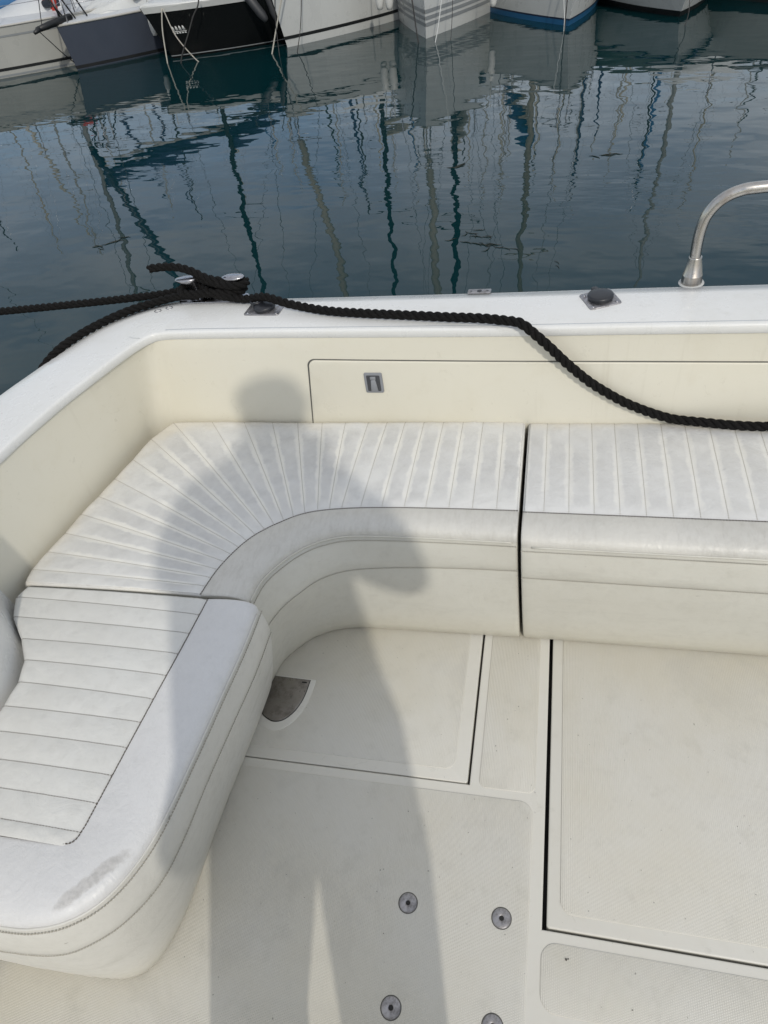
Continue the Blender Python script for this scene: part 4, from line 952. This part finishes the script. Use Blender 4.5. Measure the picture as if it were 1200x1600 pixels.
bv = [pv(-.18, -.16, 1.0), pv(-.175, -.16, 1.18), pv(-.165, -.16, 1.36), pv(-.14, -.155, 1.50), pv(-.10, -.13, 1.62), pv(HX, HY, HZ-.01), pv(HX, HY-.005, HZ+.05),
      pv(-.02, -.15, 1.49), pv(.225, -.17, 1.205), pv(.075, -.05, 1.42), pv(.03, -.03, 1.47),
      pv(-.32, -.15, 1.46), pv(-.405, -.17, 1.27), pv(-.22, -.05, 1.40), pv(-.09, -.035, 1.46),
      pv(-.275, -.16, .93), pv(-.342, -.14, .50), pv(-.395, -.17, .09), pv(-.40, -.06, .04), pv(-.395, .02, .03),
      pv(-.09, -.16, .93), pv(-.088, -.14, .50), pv(-.12, -.17, .09), pv(-.12, -.06, .04), pv(-.115, .02, .03)]
be = [(0, 1), (1, 2), (2, 3), (3, 4), (4, 5), (5, 6), (3, 7), (7, 8), (8, 9), (9, 10), (3, 11), (11, 12), (12, 13), (13, 14), (0, 15), (15, 16), (16, 17), (17, 18), (18, 19), (0, 20), (20, 21), (21, 22), (22, 23), (23, 24)]
br = [(.09, .09), (.085, .085), (.09, .09), (.075, .07), (.055, .055), (.095, .10), (.085, .09), .045, .036, .03, .027, .045, .036, .03, .027, (.07, .07), .055, .04, .04, .035, (.07, .07), .055, .04, .04, .035]
skin('body', bv, be, br, PS, per_)
def garment(nm, secs, mat):
    n_ = 28; P = np.array([[(cx+rx*math.cos(2*math.pi*k/n_)-O3.x, cy+ry*math.sin(2*math.pi*k/n_)-O3.y, z) for k in range(n_+1)] for z, cx, cy, rx, ry in secs]); v, f = grid(P); return obj(nm, v, f, mat, per_)
garment('jacket', [(1.665, -.108, -.142, .06, .06), (1.655, -.11, -.145, .085, .075), (1.60, -.115, -.15, .11, .085), (1.56, -.125, -.155, .155, .095), (1.52, -.145, -.158, .205, .105), (1.47, -.165, -.16, .225, .11), (1.36, -.172, -.165, .222, .115), (1.15, -.175, -.165, .222, .115), (.95, -.172, -.16, .222, .115), (.80, -.172, -.16, .222, .115)], CL)
skin('sleeve', [pv(-.06, -.15, 1.49), bv[8], bv[9]], [(0, 1), (1, 2)], [.08, .078, .05], CL, per_)
skin('sleeve', [pv(-.31, -.15, 1.45), bv[12], bv[13]], [(0, 1), (1, 2)], [.085, .078, .055], CL, per_)
garment('trouser_leg', [(.95, -.285, -.16, .10, .09), (.75, -.315, -.155, .135, .115), (.50, -.343, -.15, .131, .11), (.25, -.390, -.155, .096, .10), (.06, -.398, -.16, .09, .095)], TR)
garment('trouser_leg', [(.95, -.07, -.16, .10, .09), (.75, -.068, -.155, .130, .115), (.50, -.088, -.15, .128, .11), (.25, -.115, -.155, .096, .10), (.06, -.12, -.16, .09, .095)], TR)
for sx in (-1, 1): skin('ear', [pv(HX+sx*.085, HY, HZ-.01), pv(HX+sx*.108, HY-.008, HZ), pv(HX+sx*.110, HY-.008, HZ+.025)], [(0, 1), (1, 2)], [.012, .014, .012], PS, per_, 1)
skin('hair', [pv(HX-.02, HY-.05, HZ-.13), pv(HX, HY-.02, HZ-.03), pv(HX, HY-.015, HZ+.04), pv(HX, HY-.005, HZ+.07)], [(0, 1), (1, 2), (2, 3)], [(.105, .07), (.125, .10), (.125, .11), (.09, .085)], HR, per_)
# fingers closed on the phone
camx, camy, camz = RB @ Vector((1, 0, 0)), RB @ Vector((0, -1, 0)), RB @ Vector((0, 0, -1))
def cpt(x, y, z): return Vector((0, 0, 1.55))+camx*x+camy*y+camz*z
for side, wr in ((1, bv[10]), (-1, bv[14])):
    for k in range(4):
        yb = -.06-.02*k
        pts = [Vector(wr)+O3, cpt(side*.055-.02, yb-.01, .045), cpt(side*.052-.02, yb, .018), cpt(side*.035-.02, yb+.002, .016)]
        skin('finger', [tuple(p-O3) for p in pts], [(0, 1), (1, 2), (2, 3)], [.017, .0095, .0085, .0075], PS, per_, 1)
    pts = [Vector(wr)+O3, cpt(side*.052-.02, -.105, .02), cpt(side*.038-.02, -.075, .022)]
    skin('thumb', [tuple(p-O3) for p in pts], [(0, 1), (1, 2)], [.017, .011, .009], PS, per_, 1)
a = Acc(); slab(a, rrect(-.058, -.145, .018, .015, .012, 6), -.011, -.003, .002, 2)
ph = a.build('phone', M['blackp'], matrix=MB @ Matrix.Translation((0, 0, 1.55)) @ Matrix((camx, camy, camz)).transposed().to_4x4()); setp(ph, 'black phone held upright in both hands by the person', 'phone')
